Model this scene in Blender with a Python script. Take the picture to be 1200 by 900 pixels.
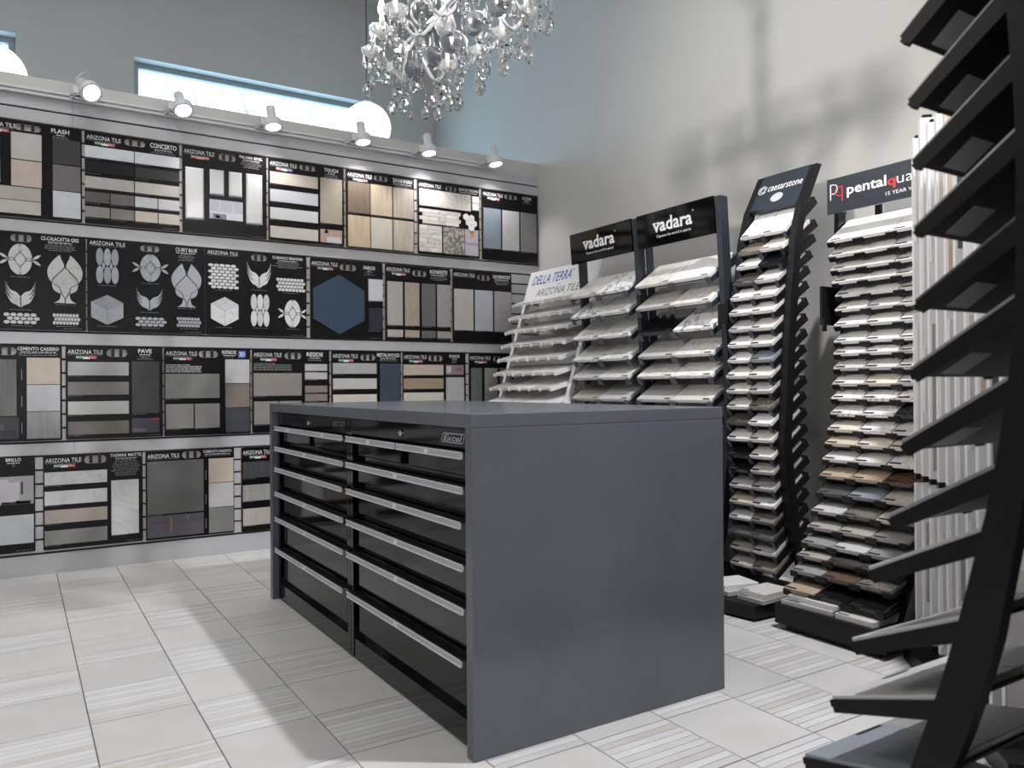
import bpy, math, random
from mathutils import Vector, Matrix, Euler
from mathutils.geometry import tessellate_polygon

# ------------------------------------------------------------------ scene, camera, light
for o in list(bpy.data.objects):
    bpy.data.objects.remove(o)
scene = bpy.context.scene
col = scene.collection
random.seed(7)

camd = bpy.data.cameras.new('camera')
cam = bpy.data.objects.new('camera', camd)
col.objects.link(cam)
camd.sensor_width = 36.0
camd.lens = 924.296 / 1200.0 * 36.0
camd.clip_start = 0.05
_F = Vector((0.53243698, 0.84646421, 0.0030342))
_R = Vector((0.84645762, -0.5324069, -0.00723814))
_U = Vector((0.0045114, -0.00642217, 0.9999692))
cam.matrix_world = Matrix(((_R.x, _U.x, -_F.x, 0), (_R.y, _U.y, -_F.y, 0), (_R.z, _U.z, -_F.z, 1.03), (0, 0, 0, 1)))
camd.dof.use_dof = True
camd.dof.focus_distance = 3.6
camd.dof.aperture_fstop = 3.4
scene.camera = cam

vs = scene.view_settings
vs.view_transform = 'Standard'
vs.look = 'None'
vs.gamma = 1.0
vs.exposure = 0.0
vs.use_curve_mapping = False

world = bpy.data.worlds.new('overcast_sky')
scene.world = world
world.use_nodes = True
wn = world.node_tree.nodes
bg = wn.get('Background') or wn.new('ShaderNodeBackground')
bg.inputs[0].default_value = (0.47, 0.77, 1.0, 1)
bg.inputs[1].default_value = 4.8


def lamp(name, kind, loc, direction, energy, color=(1, 1, 1), **kw):
    d = bpy.data.lights.new(name, kind)
    d.energy = energy
    d.color = color
    for k, v in kw.items():
        setattr(d, k, v)
    o = bpy.data.objects.new(name, d)
    o.location = loc
    o.rotation_euler = Vector(direction).to_track_quat('-Z', 'Y').to_euler()
    col.objects.link(o)
    return o


WARM = (1.0, 0.965, 0.94)
# sky light through the clerestory windows and the shop front behind the camera
def portal(name, loc, direction, sx, sy):
    o = lamp(name, 'AREA', loc, direction, 1.0, shape='RECTANGLE', size=sx, size_y=sy)
    o.data.cycles.is_portal = True
portal('window_portal', (1.82, 7.12, 3.1), (0, -1, 0), 2.0, 1.18)
portal('window_portal', (-1.05, 7.12, 3.1), (0, -1, 0), 2.1, 1.18)
portal('shopfront_portal', (-0.1, -3.18, 1.55), (0, 1, 0), 3.4, 2.3)
# general fill: unseen area lights added under the ceiling
for lx, ly, le in ((-1.3, 2.6, 36), (-1.0, 0.2, 16), (0.3, 3.6, 20), (2.4, -0.8, 22)):
    lamp('ceiling_fill', 'AREA', (lx, ly, 4.57), (0, 0, -1), le, WARM, shape='DISK', size=0.5)
# track spots: one over the aisle on the right, one washing the right wall
lamp('aisle_spot', 'SPOT', (2.28, 1.02, 4.0), (-0.62, 0.75, -2.6), 520, (0.98, 0.97, 1.0), spot_size=1.7, spot_blend=0.6, shadow_soft_size=0.05)
lamp('wall_wash_spot', 'SPOT', (-2.1, 2.62, 2.6), (5.6, -0.75, -0.1), 600, (1.0, 0.94, 0.88), spot_size=0.92, spot_blend=1.0, shadow_soft_size=0.13)

# ------------------------------------------------------------------ materials
def lin(c):
    c = c / 255.0
    return c / 12.92 if c <= 0.04045 else ((c + 0.055) / 1.055) ** 2.4


def rgb(c, k=1.0):
    return tuple(min(0.86, lin(v) * k) for v in c) + (1.0,)


_mats = {}


def mat(name, c, rough=0.5, kind='plain', metal=0.0, k=1.0, amount=0.12, scale=18.0, spec=0.5, c2=None, coat=0.0):
    key = (name, tuple(c), rough, kind, metal, k, amount, scale, c2)
    if key in _mats:
        return _mats[key]
    m = bpy.data.materials.new(name)
    m.use_nodes = True
    nt = m.node_tree
    b = nt.nodes['Principled BSDF']
    base = rgb(c, k)
    b.inputs['Base Color'].default_value = base
    b.inputs['Roughness'].default_value = rough
    b.inputs['Metallic'].default_value = metal
    b.inputs['Specular IOR Level'].default_value = spec
    b.inputs['Coat Weight'].default_value = coat
    if kind != 'plain':
        tc = nt.nodes.new('ShaderNodeTexCoord')
        mp = nt.nodes.new('ShaderNodeMapping')
        nt.links.new(tc.outputs['Object'], mp.inputs['Vector'])
        mp.inputs['Location'].default_value = (random.uniform(0, 9), random.uniform(0, 9), random.uniform(0, 9))
        n = nt.nodes.new('ShaderNodeTexNoise')
        n.inputs['Scale'].default_value = scale
        n.inputs['Detail'].default_value = 5.0
        nt.links.new(mp.outputs['Vector'], n.inputs['Vector'])
        r = nt.nodes.new('ShaderNodeValToRGB')
        lo = tuple(v * (1 - amount) for v in base[:3]) + (1,)
        hi = tuple(min(0.95, v * (1 + amount)) for v in base[:3]) + (1,)
        if c2 is not None:
            lo = rgb(c2, k)
            hi = base
        e = r.color_ramp.elements
        if kind == 'stone':
            e[0].position, e[1].position = 0.3, 0.7
        elif kind == 'wood_up':
            mp.inputs['Scale'].default_value = (2.2, 2.2, 0.12)
            n.inputs['Distortion'].default_value = 1.2
            e[0].position, e[1].position = 0.32, 0.68
        elif kind == 'wood_side':
            mp.inputs['Scale'].default_value = (0.15, 2.0, 2.4)
            n.inputs['Distortion'].default_value = 0.8
            e[0].position, e[1].position = 0.32, 0.68
        elif kind == 'marble':
            n.inputs['Distortion'].default_value = 1.6
            n.inputs['Detail'].default_value = 3.0
            e[0].position, e[1].position = 0.495, 0.56
            lo, hi = hi, lo
            mid = r.color_ramp.elements.new(0.525)
            mid.color = lo
            e = r.color_ramp.elements
            e[0].color = lo
            v = e[1]
            v.color = hi
            e[2].color = lo
        elif kind == 'speck':
            e[0].position, e[1].position = 0.42, 0.6
        if kind != 'marble':
            e[0].color, e[1].color = lo, hi
        nt.links.new(n.outputs['Fac'], r.inputs['Fac'])
        nt.links.new(r.outputs['Color'], b.inputs['Base Color'])
        if kind in ('stone', 'wood_up', 'wood_side') and rough > 0.3:
            bp = nt.nodes.new('ShaderNodeBump')
            bp.inputs['Strength'].default_value = 0.08
            bp.inputs['Distance'].default_value = 0.002
            nt.links.new(n.outputs['Fac'], bp.inputs['Height'])
            nt.links.new(bp.outputs['Normal'], b.inputs['Normal'])
    _mats[key] = m
    return m


def emit(name, c, s):
    m = bpy.data.materials.new(name)
    m.use_nodes = True
    b = m.node_tree.nodes['Principled BSDF']
    b.inputs['Base Color'].default_value = (0.9, 0.9, 0.9, 1)
    b.inputs['Emission Color'].default_value = tuple(c) + (1,)
    b.inputs['Emission Strength'].default_value = s
    return m


def pane_glass(name, tint=(1, 1, 1)):
    m = bpy.data.materials.new(name)
    m.use_nodes = True
    nt = m.node_tree
    nt.nodes.clear()
    out = nt.nodes.new('ShaderNodeOutputMaterial')
    t = nt.nodes.new('ShaderNodeBsdfTransparent')
    t.inputs[0].default_value = tuple(tint) + (1,)
    g = nt.nodes.new('ShaderNodeBsdfGlossy')
    g.inputs['Roughness'].default_value = 0.02
    mx = nt.nodes.new('ShaderNodeMixShader')
    mx.inputs[0].default_value = 0.06
    nt.links.new(t.outputs[0], mx.inputs[1])
    nt.links.new(g.outputs[0], mx.inputs[2])
    nt.links.new(mx.outputs[0], out.inputs[0])
    return m


def crystal(name, c, rough=0.0, trans=1.0, ior=1.6, k=1.0):
    m = mat(name, c, rough, k=k)
    b = m.node_tree.nodes['Principled BSDF']
    b.inputs['Transmission Weight'].default_value = trans
    b.inputs['IOR'].default_value = ior
    return m


PAINT = mat('grey_wall_paint', (196, 195, 192), 0.6, 'stone', amount=0.015, scale=3.0)
CEIL = mat('white_ceiling_paint', (215, 215, 212), 0.8)
SLAT = mat('satin_grey_slat_laminate', (186, 187, 191), 0.32, 'stone', amount=0.02, scale=2.0)
GROOVE = mat('black_groove', (14, 14, 15), 0.6)
KICK = mat('pale_grey_kick_panel', (186, 187, 190), 0.4)
GROUT = mat('grey_grout', (96, 93, 92), 0.8)
TILE_P = [mat('pale_porcelain', c, 0.42, 'stone', amount=0.05, scale=5.0, k=1.0) for c in ((199, 198, 196), (193, 192, 191), (203, 202, 200))]
TILE_S = [mat('porcelain_strip', c, 0.45, 'stone', amount=0.05, scale=9.0) for c in ((209, 209, 210), (198, 197, 197), (194, 190, 186), (203, 202, 202))]
STONE = mat('slate_grey_countertop', (93, 98, 104), 0.21, 'stone', amount=0.05, scale=6.0, coat=0.0)
BLACKGLOSS = mat('black_gloss_enamel', (6, 6, 7), 0.07, spec=0.45)
BLACKSATIN = mat('black_satin_metal', (20, 20, 22), 0.35)
RACKBLACK = mat('black_powder_coat', (15, 15, 17), 0.45, spec=0.35)
RACKGLOSS = mat('black_gloss_frame', (12, 12, 14), 0.14)
NEARBLACK = mat('matt_black_metal', (8, 8, 9), 0.5, spec=0.25)
RACKSLATE = mat('slate_powder_coat', (42, 48, 55), 0.45)
NAVY = mat('navy_tray', (44, 48, 62), 0.4)
CLIP = mat('grey_tray_clip', (78, 80, 88), 0.5)
WHITEMET = mat('white_powder_coat', (240, 241, 243), 0.4)
ALU = mat('brushed_aluminium', (228, 228, 232), 0.4, metal=0.15)
CHROME = mat('chrome', (225, 225, 228), 0.08, metal=1.0)
BOARDBLK = mat('black_board_print', (13, 12, 15), 0.3, spec=0.25)
BOARDEDGE = mat('raw_fibreboard_edge', (182, 162, 142), 0.8)
INK = mat('white_print', (232, 232, 234), 0.6)
INKGREY = mat('grey_print', (150, 150, 152), 0.6)
RED = mat('red_print', (205, 45, 52), 0.5)
GREEN = mat('green_print', (20, 120, 70), 0.5)
YELLOW = mat('yellow_print', (230, 180, 40), 0.5)
BLUE = mat('blue_print', (48, 92, 180), 0.5)
LAMPGREY = mat('light_grey_lamp_body', (214, 215, 218), 0.4)
LABELBLK = mat('dark_sticker', (30, 31, 36), 0.5)

# ------------------------------------------------------------------ mesh helpers
class MB:
    def __init__(self):
        self.v, self.f, self.m = [], [], []

    def add(self, vs, fs, m=0, M=None):
        n = len(self.v)
        for p in vs:
            p = Vector(p)
            self.v.append(tuple(M @ p if M is not None else p))
        for q in fs:
            self.f.append(tuple(i + n for i in q))
            self.m.append(m)

    def box(self, x0, x1, y0, y1, z0, z1, m=0, M=None):
        x0, x1 = min(x0, x1), max(x0, x1)
        y0, y1 = min(y0, y1), max(y0, y1)
        z0, z1 = min(z0, z1), max(z0, z1)
        self.add([(x0, y0, z0), (x1, y0, z0), (x1, y1, z0), (x0, y1, z0), (x0, y0, z1), (x1, y0, z1), (x1, y1, z1), (x0, y1, z1)],
                 [(0, 3, 2, 1), (4, 5, 6, 7), (0, 1, 5, 4), (1, 2, 6, 5), (2, 3, 7, 6), (3, 0, 4, 7)], m, M)

    def slab(self, x0, x1, y0, y1, z0, z1, b, m=0, M=None):
        """box whose upper edges are chamfered by b"""
        vs = [(x0, y0, z0), (x1, y0, z0), (x1, y1, z0), (x0, y1, z0),
              (x0, y0, z1 - b), (x1, y0, z1 - b), (x1, y1, z1 - b), (x0, y1, z1 - b),
              (x0 + b, y0 + b, z1), (x1 - b, y0 + b, z1), (x1 - b, y1 - b, z1), (x0 + b, y1 - b, z1)]
        fs = [(0, 3, 2, 1), (0, 1, 5, 4), (1, 2, 6, 5), (2, 3, 7, 6), (3, 0, 4, 7),
              (4, 5, 9, 8), (5, 6, 10, 9), (6, 7, 11, 10), (7, 4, 8, 11), (8, 9, 10, 11)]
        self.add(vs, fs, m, M)

    def prism(self, poly, a0, a1, axes='yz', m=0, M=None):
        """extrude a 2-D polygon (in the two named axes) along the third axis from a0 to a1"""
        i, j = 'xyz'.index(axes[0]), 'xyz'.index(axes[1])
        k = 3 - i - j
        n = len(poly)
        vs = []
        for a in (a0, a1):
            for p in poly:
                q = [0, 0, 0]
                q[i], q[j], q[k] = p[0], p[1], a
                vs.append(q)
        area = sum(poly[t][0] * poly[(t + 1) % n][1] - poly[(t + 1) % n][0] * poly[t][1] for t in range(n))
        even = (i, j, k) in ((0, 1, 2), (1, 2, 0), (2, 0, 1))
        flip = (area < 0) != (not even)
        if a1 < a0:
            flip = not flip
        tri = tessellate_polygon([[Vector((p[0], p[1], 0)) for p in poly]])
        fs = []
        for t in tri:
            a, b, c = t
            o = (poly[b][0] - poly[a][0]) * (poly[c][1] - poly[a][1]) - (poly[c][0] - poly[a][0]) * (poly[b][1] - poly[a][1])
            if (o < 0) != (area < 0):
                a, b, c = a, c, b
            fs.append((a + n, b + n, c + n) if not flip else (a + n, c + n, b + n))
            fs.append((a, c, b) if not flip else (a, b, c))
        for t in range(n):
            u = (t + 1) % n
            fs.append((t, u, u + n, t + n) if not flip else (t, t + n, u + n, u))
        self.add(vs, fs, m, M)

    def lathe(self, prof, n=16, m=0, M=None, sx=1.0, sy=1.0, scallop=0.0, lobes=8):
        """profile [(r, z)] turned about z"""
        vs, fs = [], []
        for r, z in prof:
            for t in range(n):
                a = 2 * math.pi * t / n
                rr = r * (1 + scallop * math.cos(lobes * a))
                vs.append((rr * math.cos(a) * sx, rr * math.sin(a) * sy, z))
        for i in range(len(prof) - 1):
            for t in range(n):
                u = (t + 1) % n
                fs.append((i * n + t, i * n + u, (i + 1) * n + u, (i + 1) * n + t))
        if prof[0][0] > 1e-6:
            fs.append(tuple(reversed(range(n))))
        if prof[-1][0] > 1e-6:
            fs.append(tuple(range((len(prof) - 1) * n, len(prof) * n)))
        self.add(vs, fs, m, M)

    def tube(self, pts, r, n=8, m=0, M=None):
        pts = [Vector(p) for p in pts]
        rs = r if isinstance(r, (list, tuple)) else [r] * len(pts)
        vs, fs = [], []
        ref = Vector((0, 0, 1))
        for i, p in enumerate(pts):
            d = (pts[min(i + 1, len(pts) - 1)] - pts[max(i - 1, 0)]).normalized()
            a = d.cross(ref)
            if a.length < 0.05:
                a = d.cross(Vector((1, 0, 0)))
            a.normalize()
            b = d.cross(a).normalized()
            for t in range(n):
                w = 2 * math.pi * t / n
                vs.append(p + (a * math.cos(w) + b * math.sin(w)) * rs[i])
        for i in range(len(pts) - 1):
            for t in range(n):
                u = (t + 1) % n
                fs.append((i * n + t, i * n + u, (i + 1) * n + u, (i + 1) * n + t))
        fs.append(tuple(reversed(range(n))))
        fs.append(tuple(range((len(pts) - 1) * n, len(pts) * n)))
        self.add(vs, fs, m, M)

    def mesh(self, name, mats, smooth=False):
        me = bpy.data.meshes.new(name)
        me.from_pydata(self.v, [], self.f)
        if not isinstance(mats, (list, tuple)):
            mats = [mats]
        for x in mats:
            me.materials.append(x)
        me.polygons.foreach_set('material_index', self.m)
        if smooth:
            me.polygons.foreach_set('use_smooth', [True] * len(self.f))
            me.set_sharp_from_angle(angle=math.radians(35))
        me.update()
        return me

    def part(self, name, mats, parent=None, smooth=False):
        return link(name, self.mesh(name, mats, smooth), parent)


def link(name, me, parent=None, loc=None, rot=None):
    o = bpy.data.objects.new(name, me)
    col.objects.link(o)
    if parent is not None:
        o.parent = parent
    if loc is not None:
        o.location = loc
    if rot is not None:
        o.rotation_euler = rot
    return o


def tag(o, label, cat, group=None):
    o['label'] = label
    o['category'] = cat
    if group:
        o['group'] = group
    return o


def thing(name, label, cat, loc=(0, 0, 0), rz=0.0, group=None):
    o = link(name, None, None, loc, (0, 0, rz))
    o.empty_display_size = 0.1
    return tag(o, label, cat, group)


def structure(name, o):
    o['kind'] = 'structure'
    return o


def bx(x0, x1, y0, y1, z0, z1):
    b = MB()
    b.box(x0, x1, y0, y1, z0, z1)
    return b

# ------------------------------------------------------------------ lettering (all strings are turned into flat meshes in one go)
_txt = {}
TEXTS = [  # string, boldness, shear
    ('ARIZONA TILE', 0.0, 0), ('MADE IN ITALY', 0.012, 0), ('MADE IN SPAIN', 0.012, 0), ('MADE IN U.S.A.', 0.012, 0),
    ('vadara', 0.022, 0), ('Capture the world in quartz', 0.0, 0), ('caesarstone', 0.004, 0),
    ('pental', 0.02, 0), ('q', 0.02, 0), ('uartz', -0.004, 0), ('p', -0.02, 0), ('q', -0.02, 0), ('15 YEAR WARRANTY', 0.0, 0),
    ('DELLA TERRA', 0.008, 0.25), ('QUARTZ', 0.008, 0.25), ('by', 0, 0.25), ('ARIZONA TILE', -0.004, 0.25), ('Excel', 0.01, 0.3),
    ('FLASH', 0.015, 0), ('CONCERTO', 0.015, 0), ('PALOMA BEVEL', 0.015, 0), ('TOUCH', 0.015, 0), ('SAVANNAH', 0.015, 0),
    ('FANTASY BROWN', 0.015, 0), ('ICON', 0.015, 0), ('CS-CALACATTA GRIS', 0.012, 0), ('CS-SKY BLUE', 0.012, 0),
    ('CS-BIANCO VENATINO', 0.012, 0), ('FAROS', 0.015, 0), ('KONKRETE', 0.015, 0), ('DAVENPORT', 0.015, 0),
    ('CEMENTO CASSERO', 0.012, 0), ('PAVE', 0.012, 0), ('RESIDE', 0.012, 0), ('METALWOOD', 0.012, 0), ('SHADE', 0.012, 0),
    ('BRILLO', 0.012, 0), ('THEMAR MATTE', 0.012, 0), ('CEMENTO RASATO', 0.012, 0), ('3D', 0.02, 0), ('R', 0.01, 0)]


def make_texts():
    obs = []
    for s, bold, shear in TEXTS:
        cu = bpy.data.curves.new('lettering', 'FONT')
        cu.body = s
        cu.offset = bold
        cu.shear = shear
        cu.resolution_u = 2
        o = bpy.data.objects.new('lettering', cu)
        col.objects.link(o)
        obs.append((s, bold, shear, o))
    dg = bpy.context.evaluated_depsgraph_get()
    dg.update()
    for s, bold, shear, o in obs:
        me = bpy.data.meshes.new_from_object(o.evaluated_get(dg))
        vs = [v.co.copy() for v in me.vertices]
        fs = [tuple(p.vertices) for p in me.polygons]
        x0, x1 = min(v.x for v in vs), max(v.x for v in vs)
        y0, y1 = min(v.y for v in vs), max(v.y for v in vs)
        vs = [((v.x - x0) / (x1 - x0), (v.y - y0) / (y1 - y0)) for v in vs]
        _txt[(s, bold, shear)] = (vs, fs, (x1 - x0) / (y1 - y0))
        bpy.data.meshes.remove(me)
    for s, bold, shear, o in obs:
        cu = o.data
        bpy.data.objects.remove(o)
        bpy.data.curves.remove(cu)


make_texts()


def text(mb, s, x0, z0, x1, z1, y, m=0, bold=0.0, shear=0, fit=False, M=None):
    """write s into the box x0..x1, z0..z1 of a vertical face at depth y, facing -y"""
    vs, fs, asp = _txt[(s, bold, shear)]
    if fit:
        w = asp * (z1 - z0)
        if w < x1 - x0:
            c = (x0 + x1) / 2
            x0, x1 = c - w / 2, c + w / 2
    mb.add([(x0 + u * (x1 - x0), y, z0 + v * (z1 - z0)) for u, v in vs], fs, m, M)


def letters(parent, m, s, x0, z0, x1, z1, y, bold=0.0, shear=0, M=None):
    """like text(), but every letter is a part of its own"""
    vs, fs, _ = _txt[(s, bold, shear)]
    up = list(range(len(vs)))
    def find(i):
        while up[i] != i:
            up[i] = up[up[i]]
            i = up[i]
        return i
    for f in fs:
        for i in f[1:]:
            up[find(i)] = find(f[0])
    isl = {}
    for f in fs:
        isl.setdefault(find(f[0]), []).append(f)
    groups = []
    for k, ff in isl.items():
        xs = [vs[i][0] for f in ff for i in f]
        groups.append([min(xs), max(xs), ff])
    groups.sort(key=lambda g: g[0])
    out = []
    for g in groups:
        if out and min(out[-1][1], g[1]) - max(out[-1][0], g[0]) > 0.5 * min(g[1] - g[0], out[-1][1] - out[-1][0]):
            out[-1][0], out[-1][1] = min(out[-1][0], g[0]), max(out[-1][1], g[1])
            out[-1][2] += g[2]
        else:
            out.append(g)
    for g in out:
        used = sorted({i for f in g[2] for i in f})
        ix = {v: k for k, v in enumerate(used)}
        b = MB()
        b.add([(x0 + vs[i][0] * (x1 - x0), y, z0 + vs[i][1] * (z1 - z0)) for i in used], [tuple(ix[i] for i in f) for f in g[2]], 0, M)
        b.part('letter', m, parent)

# ------------------------------------------------------------------ the room
XR, XL, YB, YS, YW, ZC = 3.474, -3.4, -3.2, 5.115, 6.93, 4.6   # right wall, left wall, back wall, slat face, window wall, ceiling
PT = 2.773                                                     # top of the slat partition
# floor: grout bed with separate tiles
fl = bx(XL, XR, YB, YW, -0.05, -0.004).part('floor', GROUT)
structure('floor', fl)
TX, TY, TX0, TY0, GAP = 0.3008, 0.3102, 0.1905, 1.817, 0.0034


def tile_mesh(name, mats, w, d):
    b = MB()
    b.slab(0, w, 0, d, -0.006, 0, 0.0008)
    return b.mesh(name, mats)


plain_meshes = [tile_mesh('floor_tile', m, TX - GAP, TY - GAP) for m in TILE_P]
NS = 10
strip_d = (TY - GAP) / NS
strip_meshes = []
for m in TILE_S:
    b = MB()
    b.slab(0, TX - GAP, 0.0011, strip_d - 0.0011, -0.006, 0, 0.0004)
    strip_meshes.append(b.mesh('strip', m))
bed_mesh = bx(0.0005, TX - GAP - 0.0005, 0.0005, TY - GAP - 0.0005, -0.007, -0.0025).mesh('lined_tile', GROUT)
lined_variants = []
for _ in range(5):
    b = MB()
    for s in range(NS):
        b.slab(0, TX - GAP, s * strip_d + 0.0011, (s + 1) * strip_d - 0.0011, -0.006, 0, 0.0004, random.choice((0, 0, 1, 1, 2, 3)))
    b.box(0.0005, TX - GAP - 0.0005, 0.0005, TY - GAP - 0.0005, -0.007, -0.0025, 4)
    lined_variants.append(b.mesh('lined_tile', TILE_S + [GROUT]))
rest = MB()
n_strip = 0
strip_done = []
for iy in range(-17, 17):
    for ix in range(-13, 12):
        x, y = TX0 + ix * TX, TY0 + iy * TY
        if x + TX < XL or x > XR or y + TY < YB or y > YS:
            continue
        w = min(TX - GAP, XR - x)
        d = min(TY - GAP, YS + 0.02 - y)
        lined = (ix + iy - 3) % 2 == 0
        # does the camera see this tile?
        c = Vector((x + TX / 2, y + TY / 2, -1.03))
        dep = c.dot(_F)
        seen = dep > 1.3 and abs(c.dot(_R)) < dep * 0.75 and c.dot(_U) > -dep * 0.62 and y > 0.9 and x > -0.75
        full = w > TX - GAP - 1e-4 and d > TY - GAP - 1e-4
        hidden = 1.03 < x + 0.02 and x + TX < 2.05 and y > 1.86 and y + TY < 3.95
        if not seen or hidden:
            if not lined:
                rest.box(x, x + w, y, y + d, -0.006, 0, 0)
            else:
                for s in range(NS):
                    y1 = min((s + 1) * strip_d - 0.0008, d)
                    if s * strip_d + 0.0008 < y1:
                        rest.box(x, x + w, y + s * strip_d + 0.0008, y + y1, -0.006, 0, random.choice((1, 1, 2, 2, 3, 4)))
            continue
        if not full:
            b = MB()
            if lined:
                for s in range(NS):
                    y1 = min((s + 1) * strip_d - 0.0008, d)
                    if s * strip_d + 0.0008 < y1:
                        b.slab(0, w, s * strip_d + 0.0008, y1, -0.006, 0, 0.0005, random.choice((0, 0, 1, 1, 2, 3)))
            else:
                b.slab(0, w, 0, d, -0.006, 0, 0.0008)
            link('lined_tile' if lined else 'floor_tile', b.mesh('floor_tile', TILE_S if lined else TILE_P), fl, (x, y, 0))
        elif not lined:
            link('floor_tile', random.choice(plain_meshes), fl, (x, y, 0))
        elif y < 3.4 and n_strip <= 290:
            t = link('lined_tile', bed_mesh, fl, (x, y, 0))
            prev = -1
            for s in range(NS):
                k = random.choice([q for q in (0, 0, 1, 1, 2, 3) if q != prev])
                prev = k
                link('strip', strip_meshes[k], t, (0, s * strip_d, 0))
                n_strip += 1
        else:
            link('lined_tile', random.choice(lined_variants), fl, (x, y, 0))
r_ = rest.part('tile_field', [TILE_P[0]] + TILE_S, fl)
r_['kind'] = 'stuff'

structure('ceiling', bx(XL - 0.2, XR + 0.2, YB - 0.2, YW + 0.2, ZC, ZC + 0.1).part('ceiling', CEIL))
structure('wall_right', bx(XR, XR + 0.15, YB, YW, -0.05, ZC).part('wall_right', PAINT))
structure('wall_left', bx(XL - 0.15, XL, YB, YW, -0.05, ZC).part('wall_left', PAINT))
# back wall with the shop-front opening (behind the camera)
b = MB()
b.box(XL, -1.8, YB - 0.15, YB, -0.05, ZC)
b.box(1.6, XR, YB - 0.15, YB, -0.05, ZC)
b.box(-1.8, 1.6, YB - 0.15, YB, 2.7, ZC)
b.box(-1.8, 1.6, YB - 0.15, YB, -0.05, 0.4)
structure('wall_back', b.part('wall_back', PAINT))
sf = structure('w', bx(-1.8, 1.6, YB - 0.09, YB - 0.08, 0.4, 2.7).part('window_3', pane_glass('shopfront_glass', (1.0, 0.8, 0.7))))  # unseen pane, warm tint added to neutralise the blue sky light
for k in range(5):
    x = -1.8 + k * 0.85
    bx(x - 0.03, x + 0.03, YB - 0.12, YB - 0.05, 0.4, 2.7).part('window_frame', BLACKSATIN, sf)

# window wall behind the slat partition, with two clerestory windows
ZH, ZSILL = 3.69, 2.5
W = [(-2.1, 0.008), (0.812, 2.83)]
b = MB()
b.box(XL, XR, YW, YW + 0.2, -0.05, ZSILL)
b.box(XL, XR, YW, YW + 0.2, ZH, ZC)
b.box(XL, W[0][0], YW, YW + 0.2, ZSILL, ZH)
b.box(W[0][1], W[1][0], YW, YW + 0.2, ZSILL, ZH)
b.box(W[1][1], XR, YW, YW + 0.2, ZSILL, ZH)
structure('wall_window', b.part('wall_front', PAINT))
WFRAME = mat('grey_window_frame', (150, 158, 162), 0.4)
for i, (x0, x1) in enumerate(W):
    p = structure('w', bx(x0 + 0.045, x1 - 0.045, YW + 0.135, YW + 0.141, ZSILL + 0.045, ZH - 0.045).part('window_%d' % (i + 1), pane_glass('clear_window_glass')))
    f = MB()
    f.box(x0, x1, YW + 0.11, YW + 0.165, ZH - 0.045, ZH)
    f.box(x0, x1, YW + 0.11, YW + 0.165, ZSILL, ZSILL + 0.045)
    f.box(x0, x0 + 0.045, YW + 0.11, YW + 0.165, ZSILL + 0.045, ZH - 0.045)
    f.box(x1 - 0.045, x1, YW + 0.11, YW + 0.165, ZSILL + 0.045, ZH - 0.045)
    f.part('window_frame', WFRAME, p)

# slat partition
core = MB()
core.box(XL, XR, 5.142, 5.29, -0.05, PT, 0)
core.box(XL, XR, 5.122, 5.142, 2.662, PT, 0)
core.box(XL, XR, 5.122, 5.142, -0.004, 0.112, 1)
core.box(XL, XR, 5.13, 5.142, 0.112, 2.662, 2)
ws = structure('w', core.part('wall_slat', [PAINT, KICK, GROOVE]))
PITCH, G0, GH = 0.0773, 0.660, 0.0085
segs = [(XL, -2.172), (-2.171, -0.951), (-0.95, 0.2795), (0.2805, 1.5), (1.501, 2.741), (2.742, XR)]
for (x0, x1) in segs:
    b = MB()
    h = PITCH - GH
    b.add([(0, 0.0145, 0), (x1 - x0, 0.0145, 0), (x1 - x0, 0, 0.002), (0, 0, 0.002), (0, 0, h - 0.002), (x1 - x0, 0, h - 0.002), (x1 - x0, 0.0145, h), (0, 0.0145, h)],
          [(0, 1, 2, 3), (3, 2, 5, 4), (4, 5, 6, 7), (0, 3, 4, 7), (1, 6, 5, 2), (0, 7, 6, 1)])
    me = b.mesh('slat', SLAT)
    for k in range(-7, 25):
        link('slat', me, ws, (x0, YS, G0 + k * PITCH + GH / 2))
    z0 = G0 + 25 * PITCH + GH / 2
    bx(x0, x1, YS, YS + 0.0145, z0, 2.66).part('slat', SLAT, ws)

# bare tree outside the clerestory window
BARK = mat('bark', (96, 84, 76), 0.9)
tr = thing('bare_tree', 'bare thin tree outside the long clerestory window', 'tree', (2.9, 10.2, -0.05))
b = MB()
b.tube([(0, 0, 0), (0.05, 0, 2.0), (-0.03, 0, 3.6), (0.08, 0.05, 4.9)], [0.07, 0.05, 0.025, 0.008], 8)
b.part('trunk', BARK, tr, True)
for pts in ([(0, 0, 2.9), (0.35, 0, 3.6), (0.3, 0, 4.3), (0.5, 0, 5.0)], [(0, 0, 3.2), (-0.4, 0, 3.9), (-0.35, 0, 4.4), (-0.6, 0, 5.1)], [(0.02, 0, 2.5), (-0.6, 0.1, 3.4), (-0.9, 0.1, 4.2), (-1.1, 0.1, 5.0)], [(0.02, 0, 2.6), (0.7, -0.1, 3.5), (0.85, -0.1, 4.4)]):
    b = MB()
    b.tube(pts, [0.022, 0.015, 0.01, 0.004][:len(pts)], 6)
    b.part('branch', BARK, tr, True)

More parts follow.
